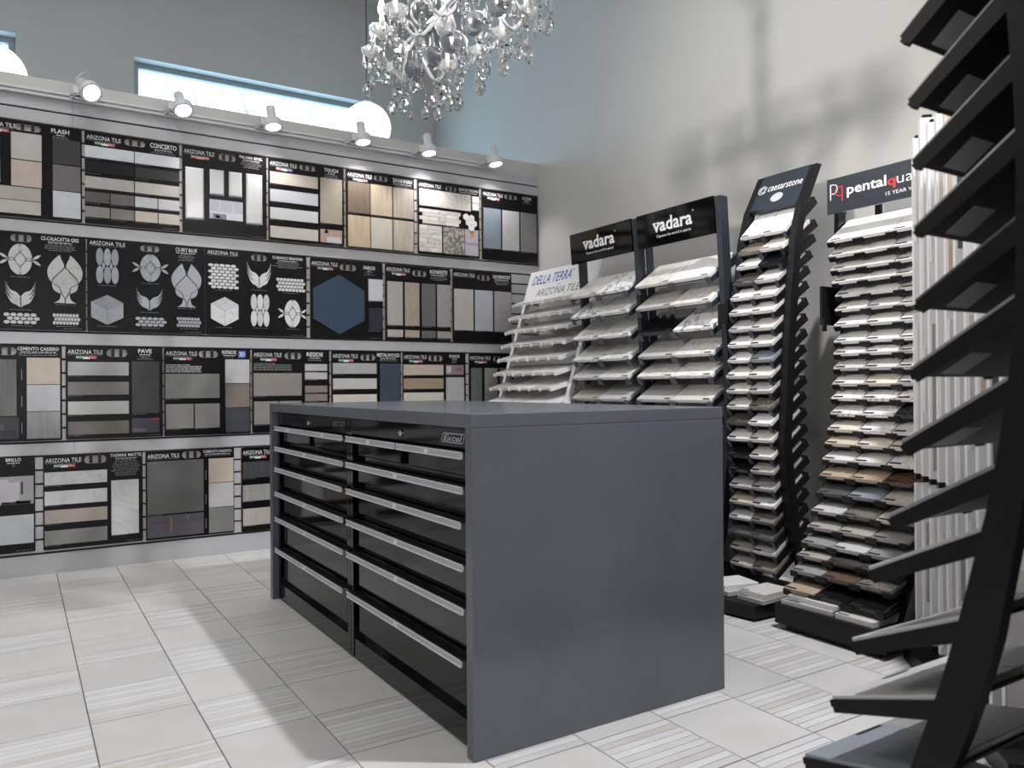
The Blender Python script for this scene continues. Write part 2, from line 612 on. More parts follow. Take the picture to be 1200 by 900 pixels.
# ------------------------------------------------------------------ track and spotlights on the partition
rail = MB()
rail.box(-2.4, 3.065, 5.084, 5.122, 2.688, 2.700)
rail.box(-2.4, 3.065, 5.084, 5.122, 2.664, 2.674)
rail.box(-2.4, 3.065, 5.104, 5.122, 2.674, 2.688)
rt = tag(rail.part('lighting_track', LAMPGREY), 'light grey lighting track along the top of the slat wall', 'lighting track')
LENS = emit('lit_lamp_lens', (1.0, 0.98, 0.96), 6.0)
spots = [(0.352, (0.35, -0.75, -0.62), 'first'), (0.84, (0.12, -0.52, -0.82), 'second'), (1.372, (0.06, -0.25, -0.97), 'third'),
         (1.968, (0.06, -0.2, -0.98), 'fourth'), (2.458, (0.04, -0.16, -0.98), 'fifth'), (3.0, (0.1, -0.2, -0.97), 'sixth')]
over = ['blue and dark squares', 'white and black bars', 'four white upright tiles', 'linen-look bars', 'six wood-look tiles', 'three grey tiles']
for i, (x, d, o_) in enumerate(spots):
    t = thing('track_spotlight', 'small lit track spotlight, %s from left, above the %s' % (o_, over[i]), 'spotlight', (x, 4.985, 2.705), group='track spotlights above the slat wall')
    Mx = Vector(d).to_track_quat('-Z', 'Y').to_matrix().to_4x4()
    b = MB()
    b.lathe([(0.0, 0.1), (0.025, 0.1), (0.027, 0.096), (0.027, 0.034), (0.034, 0.02), (0.05, 0.012), (0.058, 0.0), (0.06, -0.034), (0.057, -0.041), (0.047, -0.041), (0.0445, -0.034), (0.0, -0.033)][::-1], 24, M=Mx)
    b.part('housing', LAMPGREY, t, True)
    b = MB()
    b.lathe([(0.0, -0.0385), (0.0445, -0.0375), (0.0445, -0.0345), (0, -0.0345)], 24, M=Mx)
    b.part('lens', LENS, t)
    b = MB()
    b.box(-0.078, -0.062, -0.012, 0.1, -0.028, -0.012)
    b.box(-0.078, -0.05, -0.02, 0.0, -0.034, 0.006)
    b.box(-0.085, 0.0, 0.099, 0.12, -0.036, -0.008)
    b.part('bracket', LAMPGREY, t)
    for s in (-1, 1):
        b = MB()
        b.lathe([(0, -0.006), (0.008, -0.006), (0.008, 0.006), (0, 0.006)], 10, M=Matrix.Translation((s * 0.064, 0, -0.02)) @ Matrix.Rotation(math.pi / 2, 4, 'Y'))
        b.part('knob', LAMPGREY, t)
    b = MB()
    b.tube([(-0.062, 0.02, -0.01), (-0.066, 0.0, 0.05), (-0.03, 0, 0.09), (-0.012, 0, 0.1)], 0.0025, 5)
    b.part('cable', LAMPGREY, t)
    dv = Vector(d)
    lamp('spot_lamp', 'SPOT', Vector((x, 4.985, 2.705)) + dv * 0.06, dv + Vector((0, 0.25, 0)), 15, (1, 0.97, 0.94), spot_size=1.9, spot_blend=0.8, shadow_soft_size=0.04)

# ------------------------------------------------------------------ globe pendants behind the partition
GLOBE = emit('lit_opal_globe', (1.0, 0.985, 0.96), 1.9)
for x, z, lb in ((2.408, 3.131, 'white glowing globe pendant behind the slat wall near the window end'), (-0.114, 3.037, 'white glowing globe pendant behind the slat wall at the left edge')):
    t = thing('globe_pendant', lb, 'pendant lamp', (x, 6.0, z), group='globe pendants behind the slat wall')
    b = MB()
    b.lathe([(0.192 * math.sin(a * math.pi / 20), -0.192 * math.cos(a * math.pi / 20)) for a in range(21)], 32)
    b.part('globe', GLOBE, t, True)
    b = MB()
    b.tube([(0, 0, 0.19), (0, 0, ZC - z)], 0.004, 6)
    b.part('cord', BLACKSATIN, t)
    b = MB()
    b.lathe([(0, 0.187), (0.05, 0.186), (0.05, 0.2), (0.015, 0.215), (0, 0.215)], 16)
    b.part('cap', ALU, t, True)
    b = MB()
    b.lathe([(0, ZC - z - 0.03), (0.06, ZC - z - 0.03), (0.06, ZC - z), (0, ZC - z)], 16)
    b.part('ceiling_rose', LAMPGREY, t)

# ------------------------------------------------------------------ island: waterfall worktop and two drawer cabinets
IX0, IX1, IY0, IY1, IH, IT = 1.055, 2.03, 1.886, 3.92, 0.955, 0.04
wt = thing('waterfall_countertop', 'slate grey waterfall countertop wrapping the drawer cabinets', 'countertop', (IX0, IY0, 0))
def islab(x0, x1, y0, y1, z0, z1, nm):
    b = MB()
    b.box(x0 - IX0, x1 - IX0, y0 - IY0, y1 - IY0, z0, z1)
    o = b.part(nm, STONE, wt)
    bv = o.modifiers.new('bevel', 'BEVEL')
    bv.width = 0.0025
    bv.segments = 2
    return o
islab(IX0, IX1, IY0, IY1, IH - IT, IH, 'top_slab')
islab(IX0, IX1, IY0, IY0 + IT, 0, IH - IT, 'end_panel')
islab(IX0, IX1, IY1 - IT, IY1, 0, IH - IT, 'end_panel')

HZ = [0.846, 0.748, 0.648, 0.53, 0.408, 0.258]
HL = mat('grey_handle_insert', (176, 176, 180), 0.45)
def cabinet(y0, y1, label):
    """front faces -X; y0 is the end nearer the camera"""
    XF = IX0 + 0.03
    t = thing('drawer_cabinet', label, 'cabinet', (XF, y0, 0), group='black drawer cabinets under the grey worktop')
    L = y1 - y0
    b = MB()
    b.box(0.024, 0.44, 0.0, L, 0.008, 0.912)           # carcass
    b.box(-0.002, 0.024, 0.0, 0.028, 0.008, 0.912)      # front stiles
    b.box(-0.002, 0.024, L - 0.028, L, 0.008, 0.912)
    b.part('body', BLACKGLOSS, t)
    b = MB()
    b.box(0.001, 0.024, 0.028, L - 0.028, 0.008, 0.078)
    b.part('kick_panel', BLACKGLOSS, t)
    b = MB()
    b.box(-0.004, 0.024, 0.028, L - 0.028, 0.855, 0.910)
    tp = b.part('lock_panel', BLACKGLOSS, t)
    # lock and badge
    b = MB()
    yl = L * 0.5
    b.lathe([(0, 0), (0.011, 0), (0.011, 0.004), (0.0085, 0.007), (0, 0.0075)], 16, M=Matrix.Translation((-0.004, yl, 0.878)) @ Matrix.Rotation(-math.pi / 2, 4, 'Y'))
    b.part('lock', CHROME, tp, True)
    b = MB()
    MT = Matrix(((0, 1, 0, -0.0055), (-1, 0, 0, 0), (0, 0, 1, 0), (0, 0, 0, 1)))   # text plane facing -X, reading towards -Y
    yb0, yb1, zb0, zb1 = 0.185, 0.05, 0.866, 0.894
    fr = 0.0022
    for (a0, c0, a1, c1) in ((yb0, zb0, yb1, zb0 + fr), (yb0, zb1 - fr, yb1, zb1), (yb0, zb0, yb0 - fr * 1.5, zb1), (yb1 + fr * 1.5, zb0, yb1, zb1)):
        sh = 0.012
        q = [(-a0, c0), (-a1, c0), (-a1, c1), (-a0, c1)]
        q = [(u - 0 + sh * (w - zb0) / (zb1 - zb0), w) for u, w in q]
        b.add([(u, 0, w) for u, w in q], [(0, 1, 2, 3)], 0, MT)
    text(b, 'Excel', -yb0 + 0.014, zb0 + 0.005, -yb1 - 0.004, zb1 - 0.005, 0, 0, 0.01, 0.3, M=MT)
    b.part('badge', CHROME, tp)
    zs = HZ + [0.085]
    for k in range(6):
        rows = [(0.031, L - 0.031)]
        if k == 0:
            rows = [(0.031, L * 0.5 - 0.006), (L * 0.5 + 0.006, L - 0.031)]
        for (a, c) in rows:
            top, bot = HZ[k], (HZ[k + 1] if k < 5 else 0.085) + 0.012
            b = MB()
            a_, c_ = a + 0.026, c - 0.03
            b.slab(a_, c_, bot + 0.012, top - 0.004, 0, 0.016, 0.003, M=Matrix(((0, 0, -1, 0.024), (1, 0, 0, 0), (0, -1, 0, top + bot + 0.008), (0, 0, 0, 1))))
            d = b.part('drawer', BLACKGLOSS, t)
            # aluminium pull along the top edge: channel with returns
            hz = HZ[k]
            b = MB()
            e = 0.012 if k in (2, 5) else 0.0
            ha, hc = a - 0.012 + e, c + 0.012
            if k == 0:
                ha, hc = a - (0.012 if a < 0.1 else -0.001), c + (0.012 if c > L - 0.1 else -0.001)
            b.box(-0.026, -0.022, ha, hc, hz - 0.021, hz)
            b.box(-0.0285, -0.022, ha, hc, hz - 0.003, hz)
            b.box(-0.0285, -0.022, ha, hc, hz - 0.021, hz - 0.018)
            h_ = b.part('handle', ALU, d)
            bx(-0.022, 0.012, ha, hc, hz - 0.004, hz - 0.0005).part('handle_ledge', BLACKSATIN, d)
            b = MB()
            b.box(-0.0268, -0.026, ha + 0.004, hc - 0.004, hz - 0.0175, hz - 0.0035)
            b.part('handle_insert', HL, d)
            b = MB()
            m_ = (ha + hc) / 2
            b.box(-0.028, -0.0268, m_ - 0.012, m_ + 0.012, hz - 0.016, hz - 0.005)
            b.part('label_holder', INK, d)
    return t
cabinet(1.932, 2.893, 'black glossy drawer cabinet nearer the camera under the grey worktop')
cabinet(2.897, 3.872, 'black glossy drawer cabinet farther back, nearest the slat wall')

# ------------------------------------------------------------------ tile display boards
YBF = 5.1022      # front face of the boards
BH = 0.530
SLOT_HOOK = mat('black_hook', (12, 12, 13), 0.4)
KB = 1.05


def tm(c, kind='stone', rough=0.4, amount=0.06, scale=14.0, c2=None):
    return mat('sample_tile', c, rough, kind, k=KB, amount=amount, scale=scale, c2=c2)


def rot_tile(b, x0, x1, z0, z1, y0, y1, bev, m=0):
    """tile standing on the board face: front at y0 (towards the camera), back at y1"""
    t = y1 - y0
    b.slab(x0, x1, z0, z1, 0, t, bev, m, Matrix(((1, 0, 0, 0), (0, 0, -1, y1), (0, -1, 0, z0 + z1), (0, 0, 0, 1))) if False else Matrix(((1, 0, 0, 0), (0, 0, -1, y1), (0, 1, 0, 0), (0, 0, 0, 1))))


def dashes(b, x0, x1, z, h, m=0, y=-0.0006):
    """a line of small print, too fine to read"""
    x = x0
    while x < x1 - 0.004:
        w = min(random.uniform(0.008, 0.028), x1 - x)
        b.add([(x, y, z - h), (x + w, y, z - h), (x + w, y, z), (x, y, z)], [(0, 1, 2, 3)], m)
        x += w + 0.004


def board(x0, zt, title, label, tiles=(), W=0.505, flag='ITALY', slot=(0.44, 0.62), slotv=(0.035, 0.095), photos=(), tbox=(0.68, 0.97, 0.03, 0.085), lines=3, side=False, brand=True, linebox=None, brandv=(0.04, 0.085)):
    H = BH
    me = MB()
    # panel with a stadium-shaped hanging slot and slightly rounded corners
    rc = 0.008
    outer = []
    for cx, cz, a0 in ((W - rc, -rc, 0), (rc, -rc, 90), (rc, -H + rc, 180), (W - rc, -H + rc, 270)):
        for q in range(4):
            a = math.radians(a0 + 30 * q)
            outer.append((cx + rc * math.cos(a), cz + rc * math.sin(a)))
    su0, su1, sv0, sv1 = slot[0] * W, slot[1] * W, -slotv[0] * H, -slotv[1] * H
    r = (sv0 - sv1) / 2
    inner = []
    for cx, a0 in ((su1 - r, -90), (su0 + r, 90)):
        for q in range(7):
            a = math.radians(a0 + 30 * q)
            inner.append((cx + r * math.cos(a), (sv0 + sv1) / 2 + r * math.sin(a)))
    loops = [[Vector((p[0], p[1], 0)) for p in outer], [Vector((p[0], p[1], 0)) for p in inner]]
    pts = outer + inner
    n, T = len(pts), 0.0125
    fs, ms = [], []
    for a, b_, c in tessellate_polygon(loops):
        o = (pts[b_][0] - pts[a][0]) * (pts[c][1] - pts[a][1]) - (pts[c][0] - pts[a][0]) * (pts[b_][1] - pts[a][1])
        if o < 0:
            b_, c = c, b_
        fs.append((a, b_, c)); ms.append(0)
        fs.append((a + n, c + n, b_ + n)); ms.append(1)
    no = len(outer)
    for lo, hi in ((0, no), (no, n)):
        cnt = hi - lo
        for t in range(cnt):
            u = lo + (t + 1) % cnt
            t_ = lo + t
            q = (t_, t_ + n, u + n, u)
            fs.append(q if lo == 0 else q[::-1]); ms.append(1)
    me.add([(p[0], 0, p[1]) for p in pts] + [(p[0], T, p[1]) for p in pts], fs)
    me.m = ms
    root = tag(link('tile_display_board', me.mesh('tile_display_board', [BOARDBLK, BOARDEDGE]), None, (x0, YBF, zt)), label, 'sample board', 'tile display boards on the slat wall')
    # rim of the slot
    rim = MB()
    rr = 0.0013
    rim.tube([(p[0], -0.0005, p[1]) for p in inner + inner[:1]], rr, 5)
    rim.part('slot_rim', BOARDEDGE, root)
    for f in (0.3, 0.7):
        b = MB()
        cx = su0 + (su1 - su0) * f
        b.box(cx - 0.0075, cx + 0.0075, -0.004, 0.0125, sv1 + 0.001, sv0 + 0.002)
        b.box(cx - 0.0075, cx + 0.0075, -0.006, -0.002, sv1 + 0.001, sv1 + 0.012)
        b.box(cx - 0.003, cx + 0.003, -0.003, 0.011, sv0, sv0 + 0.016)
        b.part('hook', SLOT_HOOK, root)
    # print
    b = MB()
    if brand:
        bw = 0.37 if W < 0.6 else 0.31
        text(b, 'ARIZONA TILE', 0.02 * W, -brandv[1] * H, bw * W, -brandv[0] * H, -0.0006)
        dashes(b, 0.025 * W, (bw - 0.01) * W, -(brandv[1] + 0.008) * H, 0.0018, 1)
        if flag:
            fx0, fx1 = 0.1 * W, 0.31 * W
            cols = {'ITALY': (2, 0, 3), 'SPAIN': (3, 4, 3), 'U.S.A.': (3, 0, 5)}[flag]
            for q in range(3):
                a, c = fx0 + (fx1 - fx0) * q / 3, fx0 + (fx1 - fx0) * (q + 1) / 3
                b.add([(a, -0.0004, -0.138 * H), (c, -0.0004, -0.138 * H), (c, -0.0004, -0.118 * H), (a, -0.0004, -0.118 * H)], [(0, 1, 2, 3)], cols[q])
            text(b, 'MADE IN ' + flag, fx0 + 0.002, -0.128 * H, fx1 - 0.002, -0.106 * H, -0.0008, 0, 0.012)
    if title:
        bold = 0.015 if (title, 0.015, 0) in _txt else 0.012
        text(b, title, tbox[0] * W, -tbox[3] * H, tbox[1] * W, -tbox[2] * H, -0.0006, 0, bold, fit=True)
        lb = linebox or (tbox[0], tbox[1], tbox[3] + 0.014)
        for q in range(lines):
            ins = random.uniform(0.0, 0.06)
            dashes(b, (lb[0] + ins) * W, (lb[1] - ins) * W, -(lb[2] + q * 0.017) * H, 0.0026 if q else 0.0036, 0 if q == 0 else 1)
    dashes(b, 0.82 * W, 0.97 * W, -0.978 * H, 0.0016, 1)
    for (u0, v0, u1, v1, m) in tiles:
        if m is None:
            continue
        if v1 < 0.96:
            dashes(b, u0 * W, min(u0 + 0.16, u1) * W, -(v1 + 0.008) * H, 0.002, 1)
    if side:
        for v in (0.27, 0.55, 0.83):
            b.add([(side * W, -0.0005, -(v + 0.09) * H), (side * W + 0.003, -0.0005, -(v + 0.09) * H), (side * W + 0.003, -0.0005, -(v - 0.02) * H), (side * W, -0.0005, -(v - 0.02) * H)], [(0, 1, 2, 3)], 1)
    b.part('lettering', [INK, INKGREY, GREEN, RED, YELLOW, BLUE], root)['kind'] = 'stuff'
    for (u0, v0, u1, v1, m) in tiles:
        if m is None:
            continue
        b = MB()
        bev = 0.0006
        if isinstance(m, tuple):
            m, bev = m
        rot_tile(b, u0 * W, u1 * W, -v1 * H, -v0 * H, -0.0075 if bev < 0.005 else -0.009, 0.0, bev)
        b.part('tile', m, root)
    for (u0, v0, u1, v1, mats, extra) in photos:
        b = MB()
        b.box(u0 * W, u1 * W, -0.0008, 0.0, -v1 * H, -v0 * H, 0)
        for (a0, c0, a1, c1, k) in extra:
            xa, xb = u0 + (u1 - u0) * a0, u0 + (u1 - u0) * a1
            za, zb = v0 + (v1 - v0) * c0, v0 + (v1 - v0) * c1
            b.add([(xa * W, -0.0011, -zb * H), (xb * W, -0.0011, -zb * H), (xb * W, -0.0011, -za * H), (xa * W, -0.0011, -za * H)], [(0, 1, 2, 3)], k)
        b.part('photo_print', mats, root)
    return root, W, H


def pm(c, k=KB):
    return mat('photo_ink', c, 0.3, k=k)


ZR = [2.510, 1.893, 1.277, 0.662]
WL = (206, 207, 211)
# ---- top row
board(0.337 - 0.518, ZR[0], 'FLASH', 'black sample board with blue and dark square tiles, leftmost in the top row',
      [(0.03, 0.13, 0.225, 0.39, tm((70, 110, 150), rough=0.15)), (0.03, 0.41, 0.225, 0.66, tm((190, 200, 206), rough=0.15)),
       (0.325, 0.124, 0.61, 0.40, tm((188, 186, 182), rough=0.2)), (0.325, 0.41, 0.61, 0.68, tm((192, 178, 170), rough=0.2)),
       (0.03, 0.69, 0.6, 0.825, tm((178, 175, 168), rough=0.2)), (0.03, 0.832, 0.6, 0.968, tm((190, 187, 180), rough=0.2)),
       (0.715, 0.135, 0.985, 0.40, tm((50, 49, 50))), (0.715, 0.41, 0.985, 0.68, tm((108, 105, 106))), (0.715, 0.688, 0.985, 0.965, tm((198, 201, 205)))],
      slot=(0.36, 0.6), tbox=(0.7, 0.88, 0.03, 0.075), lines=3)
cr = []
for v0, v1, a, c in ((0.16, 0.285, (205, 208, 214), (208, 210, 216)), (0.325, 0.445, (10, 12, 18), (46, 46, 49)), (0.49, 0.615, (176, 173, 169), (186, 183, 179))):
    cr += [(0.0, v0, 0.505, v1, tm(a, rough=0.25)), (0.515, v0, 0.998, v1, tm(c, rough=0.25))]
for v0, v1, cs in ((0.655, 0.77, ((92, 88, 85), (106, 103, 100), (192, 192, 196), (197, 197, 201))), (0.815, 0.93, ((142, 137, 132), (126, 123, 121), (192, 184, 174), (197, 189, 180)))):
    for (a, c), q in zip(((0.0, 0.25), (0.26, 0.505), (0.515, 0.755), (0.765, 0.998)), cs):
        cr.append((a, v0, c, v1, tm(q, rough=0.25)))
board(0.338, ZR[0], 'CONCERTO', 'black sample board of white, black and taupe bars, second in the top row', cr, slot=(0.41, 0.625), lines=3)
wb = (mat('white_gloss_tile', (206, 207, 208), 0.12, k=KB), 0.008)
board(0.859, ZR[0], 'PALOMA BEVEL', 'black sample board with four white upright tiles around a photo, top row',
      [(0.035, 0.245, 0.245, 0.84, wb), (0.315, 0.237, 0.48, 0.53, wb), (0.54, 0.237, 0.695, 0.53, wb), (0.745, 0.232, 0.945, 0.83, wb)],
      flag='SPAIN', tbox=(0.67, 0.95, 0.025, 0.06), lines=6, slot=(0.42, 0.62), slotv=(0.045, 0.115),
      photos=[(0.31, 0.585, 0.705, 0.81, [pm((178, 178, 190)), pm((200, 200, 210)), pm((120, 120, 130)), pm((60, 60, 66))], ((0.0, 0.62, 1.0, 0.72, 1), (0.1, 0.72, 0.5, 1.0, 2), (0.18, 0.8, 0.3, 0.95, 3), (0.5, 0.72, 1, 1, 1), (0.3, 0.0, 0.33, 0.5, 1), (0.7, 0.1, 0.73, 0.6, 1)))])
tt = lambda c: tm(c, 'stone', 0.5, 0.05, 90.0)
board(1.375, ZR[0], 'TOUCH', 'black sample board of four pale linen-look bars and a tall tan tile, top row',
      [(0.02, 0.167, 0.64, 0.31, tt((186, 179, 169))), (0.02, 0.378, 0.64, 0.525, tt((192, 194, 201))), (0.02, 0.6, 0.64, 0.74, tt((202, 202, 204))), (0.02, 0.825, 0.64, 0.965, tt((192, 188, 182))),
       (0.675, 0.158, 0.97, 0.725, tt((160, 151, 136)))], flag='U.S.A.', slot=(0.4, 0.61), tbox=(0.73, 0.92, 0.03, 0.075), lines=4,
      photos=[(0.675, 0.8, 0.97, 0.965, [pm((176, 150, 142)), pm((200, 196, 192)), pm((120, 60, 40)), pm((150, 150, 150))], ((0.3, 0.55, 0.95, 1, 1), (0.2, 0.1, 0.4, 0.55, 3), (0.2, 0, 0.35, 0.3, 2)))])
tw = lambda c, a=0.14: tm(c, 'wood_up', 0.45, a, 26.0)
board(1.894, ZR[0], 'SAVANNAH', 'black sample board of six wood-look tiles in two rows, top row',
      [(0.025, 0.155, 0.335, 0.55, tw((118, 103, 91))), (0.35, 0.155, 0.66, 0.55, tw((188, 172, 152))), (0.68, 0.155, 0.985, 0.55, tw((168, 158, 148))),
       (0.025, 0.585, 0.335, 0.985, tw((194, 176, 150))), (0.35, 0.585, 0.66, 0.985, tw((195, 190, 179), 0.06)), (0.68, 0.585, 0.985, 0.985, tw((180, 171, 157), 0.2))], slot=(0.4, 0.6))
fb = tm((200, 194, 188), 'marble', 0.3, 0.16, 10.0)
fbw = tm((208, 206, 202), 'marble', 0.3, 0.18, 14.0)
fbg = tm((186, 184, 180), 'marble', 0.3, 0.3, 20.0)
fbt = [(0.02, 0.12, 0.85, 0.345, fb), (0.875, 0.13, 0.985, 0.22, fbw), (0.875, 0.228, 0.985, 0.32, fbw)]
for q in range(4):
    off = 0.05 * (q % 2)
    fbt.append((0.02 + off, 0.385 + q * 0.05, 0.33 + off * 2, 0.432 + q * 0.05, (fbw, fb)[q % 2]))
    fbt.append((0.335 + off * 2, 0.385 + q * 0.05, 0.68 - off * 0.6, 0.432 + q * 0.05, (fb, fbw)[q % 2]))
for q in range(6):
    v = 0.605 + q * 0.06
    sp = 0.12 + 0.12 * ((q * 5) % 3) / 2
    fbt += [(0.02, v, 0.02 + sp, v + 0.057, (fbw, fb, fbg)[q % 3]), (0.023 + sp, v, 0.372, v + 0.057, (fbg, fbw, fb)[(q * 2) % 3])]
fbt.append((0.395, 0.6, 0.74, 0.965, tm((176, 172, 166), 'speck', 0.35, 0.3, 40.0, (110, 106, 102))))
rt_, W_, H_ = board(2.427, ZR[0], 'FANTASY BROWN', 'black sample board of pale marble slabs, strips and white hexagons, top row', fbt, flag=None, slot=(0.44, 0.62), slotv=(0.04, 0.1), tbox=(0.66, 0.98, 0.035, 0.075), lines=1,
      photos=[(0.755, 0.6, 0.98, 0.96, [pm((176, 172, 184)), pm((200, 140, 90)), pm((150, 144, 158))], ((0.4, 0.05, 0.7, 0.3, 1), (0, 0.5, 1, 0.6, 2)))])
for (u, v) in ((0.77, 0.43), (0.86, 0.44), (0.815, 0.505), (0.905, 0.515), (0.86, 0.575)):
    b = MB()
    b.prism([(u * W_ + 0.026 * math.sin(a * math.pi / 3), -v * H_ + 0.026 * math.cos(a * math.pi / 3)) for a in range(6)], -0.0075, 0, 'xz')
    b.part('hexagon_tile', fbw, rt_)
board(2.952, ZR[0], 'ICON', 'black sample board of three tall grey tiles, right end of the top row',
      [(0.025, 0.265, 0.325, 0.835, tm((127, 139, 150), amount=0.09, scale=8)), (0.355, 0.265, 0.65, 0.835, tm((171, 171, 173))), (0.68, 0.265, 0.97, 0.835, tm((116, 119, 119), amount=0.12, scale=8))], slot=(0.4, 0.62), tbox=(0.72, 0.88, 0.03, 0.075))

# ---- second row: mosaic boards
def piece(root, poly, m, name='tile'):
    b = MB()
    b.prism(poly, -0.0075, 0, 'xz')
    return b.part(name, m, root)


def ell(cx, cz, rx, rz, n=14, a0=0.0):
    return [(cx + rx * math.cos(2 * math.pi * k / n), cz + rz * math.sin(2 * math.pi * k / n)) for k in range(n)]


def petal(p, q, w, n=6):
    """leaf from p to q of half-width w"""
    p, q = Vector(p), Vector(q)
    d = q - p
    nrm = Vector((-d.y, d.x)).normalized() * w
    up = [p + d * (k / n) + nrm * math.sin(math.pi * k / n) for k in range(n + 1)]
    dn = [p + d * (k / n) - nrm * math.sin(math.pi * k / n) for k in range(n - 1, 0, -1)]
    return [tuple(v) for v in up + dn]


def backing(root, poly, m):
    b = MB()
    b.prism(poly, -0.0055, 0, 'xz')
    b.part('mosaic_backing', m, root)


GROUTM = mat('mosaic_grout', (112, 112, 112), 0.8)


def medallion(root, cx, cz, rx, rz, m):
    g = 0.985
    backing(root, ell(cx, cz, rx * 0.985, rz * 0.985, 24), GROUTM)
    piece(root, petal((cx, cz + rz * 0.4), (cx, cz - rz * 0.4), rx * 0.42, 4), m)      # centre diamond
    for s in (-1, 1):
        for t in (-1, 1):
            q = []
            for k in range(6):
                a = math.radians(7 + 76 * k / 5)
                q.append((cx + s * rx * math.cos(a) * g, cz + t * rz * math.sin(a) * g))
            q += [(cx + s * rx * 0.1, cz + t * rz * 0.42), (cx + s * rx * 0.3, cz + t * rz * 0.29), (cx + s * rx * 0.46, cz + t * rz * 0.09)]
            piece(root, q, m)
            piece(root, petal((cx + s * rx * 1.0, cz + t * rz * 0.02), (cx + s * rx * 1.72, cz + t * rz * 0.34), rx * 0.13), m)
        piece(root, petal((cx + s * rx * 0.97, cz), (cx + s * rx * 0.46, cz), rz * 0.07, 4), m)
        piece(root, petal((cx, cz + s * rz * 0.97), (cx, cz + s * rz * 0.42), rx * 0.09, 4), m)


def soften(poly, it=2, limit=70):
    """round the blunt corners of an outline, keep the sharp tips"""
    for _ in range(it):
        out, n = [], len(poly)
        for k in range(n):
            a, b_, c = Vector(poly[k - 1]), Vector(poly[k]), Vector(poly[(k + 1) % n])
            u_, v_ = b_ - a, c - b_
            if u_.length < 1e-6 or v_.length < 1e-6 or u_.angle(v_) > math.radians(limit):
                out.append(tuple(b_))
            else:
                out += [tuple(b_ - u_ * 0.25), tuple(b_ + v_ * 0.25)]
        poly = out
    return poly


def ogee(root, x0, x1, z1, z0, m):
    """tulip-shaped mosaic between top z1 and bottom z0"""
    cx, w, h = (x0 + x1) / 2, (x1 - x0) / 2, z1 - z0
    P = lambda a, c: (cx + a * w, z0 + c * h)
    half = [(0.05, 0.74), (0.05, 0.8), (0.2, 0.9), (0.30, 0.985), (0.62, 0.89), (0.94, 0.74), (0.98, 0.62), (0.9, 0.5), (0.74, 0.42), (0.7, 0.33), (0.56, 0.25), (0.26, 0.2), (0.2, 0.12), (0.05, 0.07)]
    backing(root, soften([P(a, c) for a, c in half] + [P(-a, c) for a, c in half[::-1]]), GROUTM)
    for s in (-1, 1):
        piece(root, soften([P(s * 0.30, 1.0), P(s * 0.62, 0.9), P(s * 0.95, 0.74), P(s * 1.0, 0.62), P(s * 0.92, 0.5), P(s * 0.76, 0.43), P(s * 0.74, 0.5), P(s * 0.4, 0.62), P(s * 0.06, 0.74), P(s * 0.06, 0.8), P(s * 0.2, 0.9)]), m)
        piece(root, soften([P(s * 0.74, 0.42), P(s * 0.72, 0.32), P(s * 0.58, 0.24), P(s * 0.28, 0.2), P(s * 0.26, 0.22), P(s * 0.34, 0.33), P(s * 0.6, 0.37)]), m)
        piece(root, soften([P(s * 0.24, 0.19), P(s * 0.03, 0.09), P(s * 0.03, 0.0), P(s * 0.62, 0.0), P(s * 0.3, 0.06)]), m)
    piece(root, soften([P(0, 0.72), P(0.38, 0.59), P(0.68, 0.47), P(0.7, 0.42), P(0.54, 0.38), P(0.28, 0.34), P(0.2, 0.22), P(0, 0.11), P(-0.2, 0.22), P(-0.28, 0.34), P(-0.54, 0.38), P(-0.7, 0.42), P(-0.68, 0.47), P(-0.38, 0.59)]), m)


def chevron(root, x0, x1, z1, z0, m):
    """winged V of three curved feathers a side"""
    cx, w, h = (x0 + x1) / 2, (x1 - x0) / 2, z1 - z0
    for s in (-1, 1):
        for k in range(3):
            tip = (0.97 - 0.01 * k, 1.0 - 0.17 * k)
            root_ = (0.03, 0.42 - 0.14 * k if k < 2 else 0.13)
            low = (0.03, 0.30 - 0.15 * k if k < 2 else 0.0)
            top_, bot_ = [], []
            for q in range(7):
                t = q / 6
                bow = 0.10 * math.sin(math.pi * t) - 0.07 * math.sin(2 * math.pi * t)
                x = root_[0] + (tip[0] - root_[0]) * t
                top_.append((x, root_[1] + (tip[1] - root_[1]) * t - bow + 0.02))
                th = (root_[1] - low[1]) * (1 - t) + 0.10 * math.sin(math.pi * t) * (1 - 0.4 * t)
                bot_.append((x, root_[1] + (tip[1] - root_[1]) * t - bow + 0.02 - th))
            poly = top_ + bot_[:0:-1] + [bot_[0]]
            poly = top_[:-1] + [tip] + bot_[5::-1]
            piece(root, [(cx + s * w * a, z0 + h * max(0.0, c)) for a, c in poly], m, 'feather_tile')


def cube(root, x0, x1, z1, z0, ms):
    cx, cz = (x0 + x1) / 2, (z0 + z1) / 2
    w, h = (x1 - x0) / 2, (z1 - z0) / 2
    g = 0.0008
    piece(root, [(cx, z1), (x1 - g, cz + h / 2 + g), (cx, cz + g), (x0 + g, cz + h / 2 + g)], ms[0], 'rhombus_tile')
    piece(root, [(cx - g, cz), (cx - g, z0), (x0, cz - h / 2), (x0, cz + h / 2)], ms[1], 'rhombus_tile')
    piece(root, [(cx + g, cz), (x1, cz + h / 2), (x1, cz - h / 2), (cx + g, z0)], ms[2], 'rhombus_tile')


def ovals(root, x0, x1, z1, z0, ms):
    w, h = (x1 - x0) / 3, (z1 - z0) / 2
    for i in range(3):
        for j in range(2):
            piece(root, ell(x0 + w * (i + 0.5), z0 + h * (j + 0.5), w * 0.48, h * 0.49), ms[(i + j) % len(ms)], 'oval_tile')
    for i in (1, 2):
        c = (x0 + w * i, z0 + h)
        piece(root, petal((c[0], c[1] + h * 0.22), (c[0], c[1] - h * 0.22), w * 0.2, 4), ms[0], 'diamond_tile')


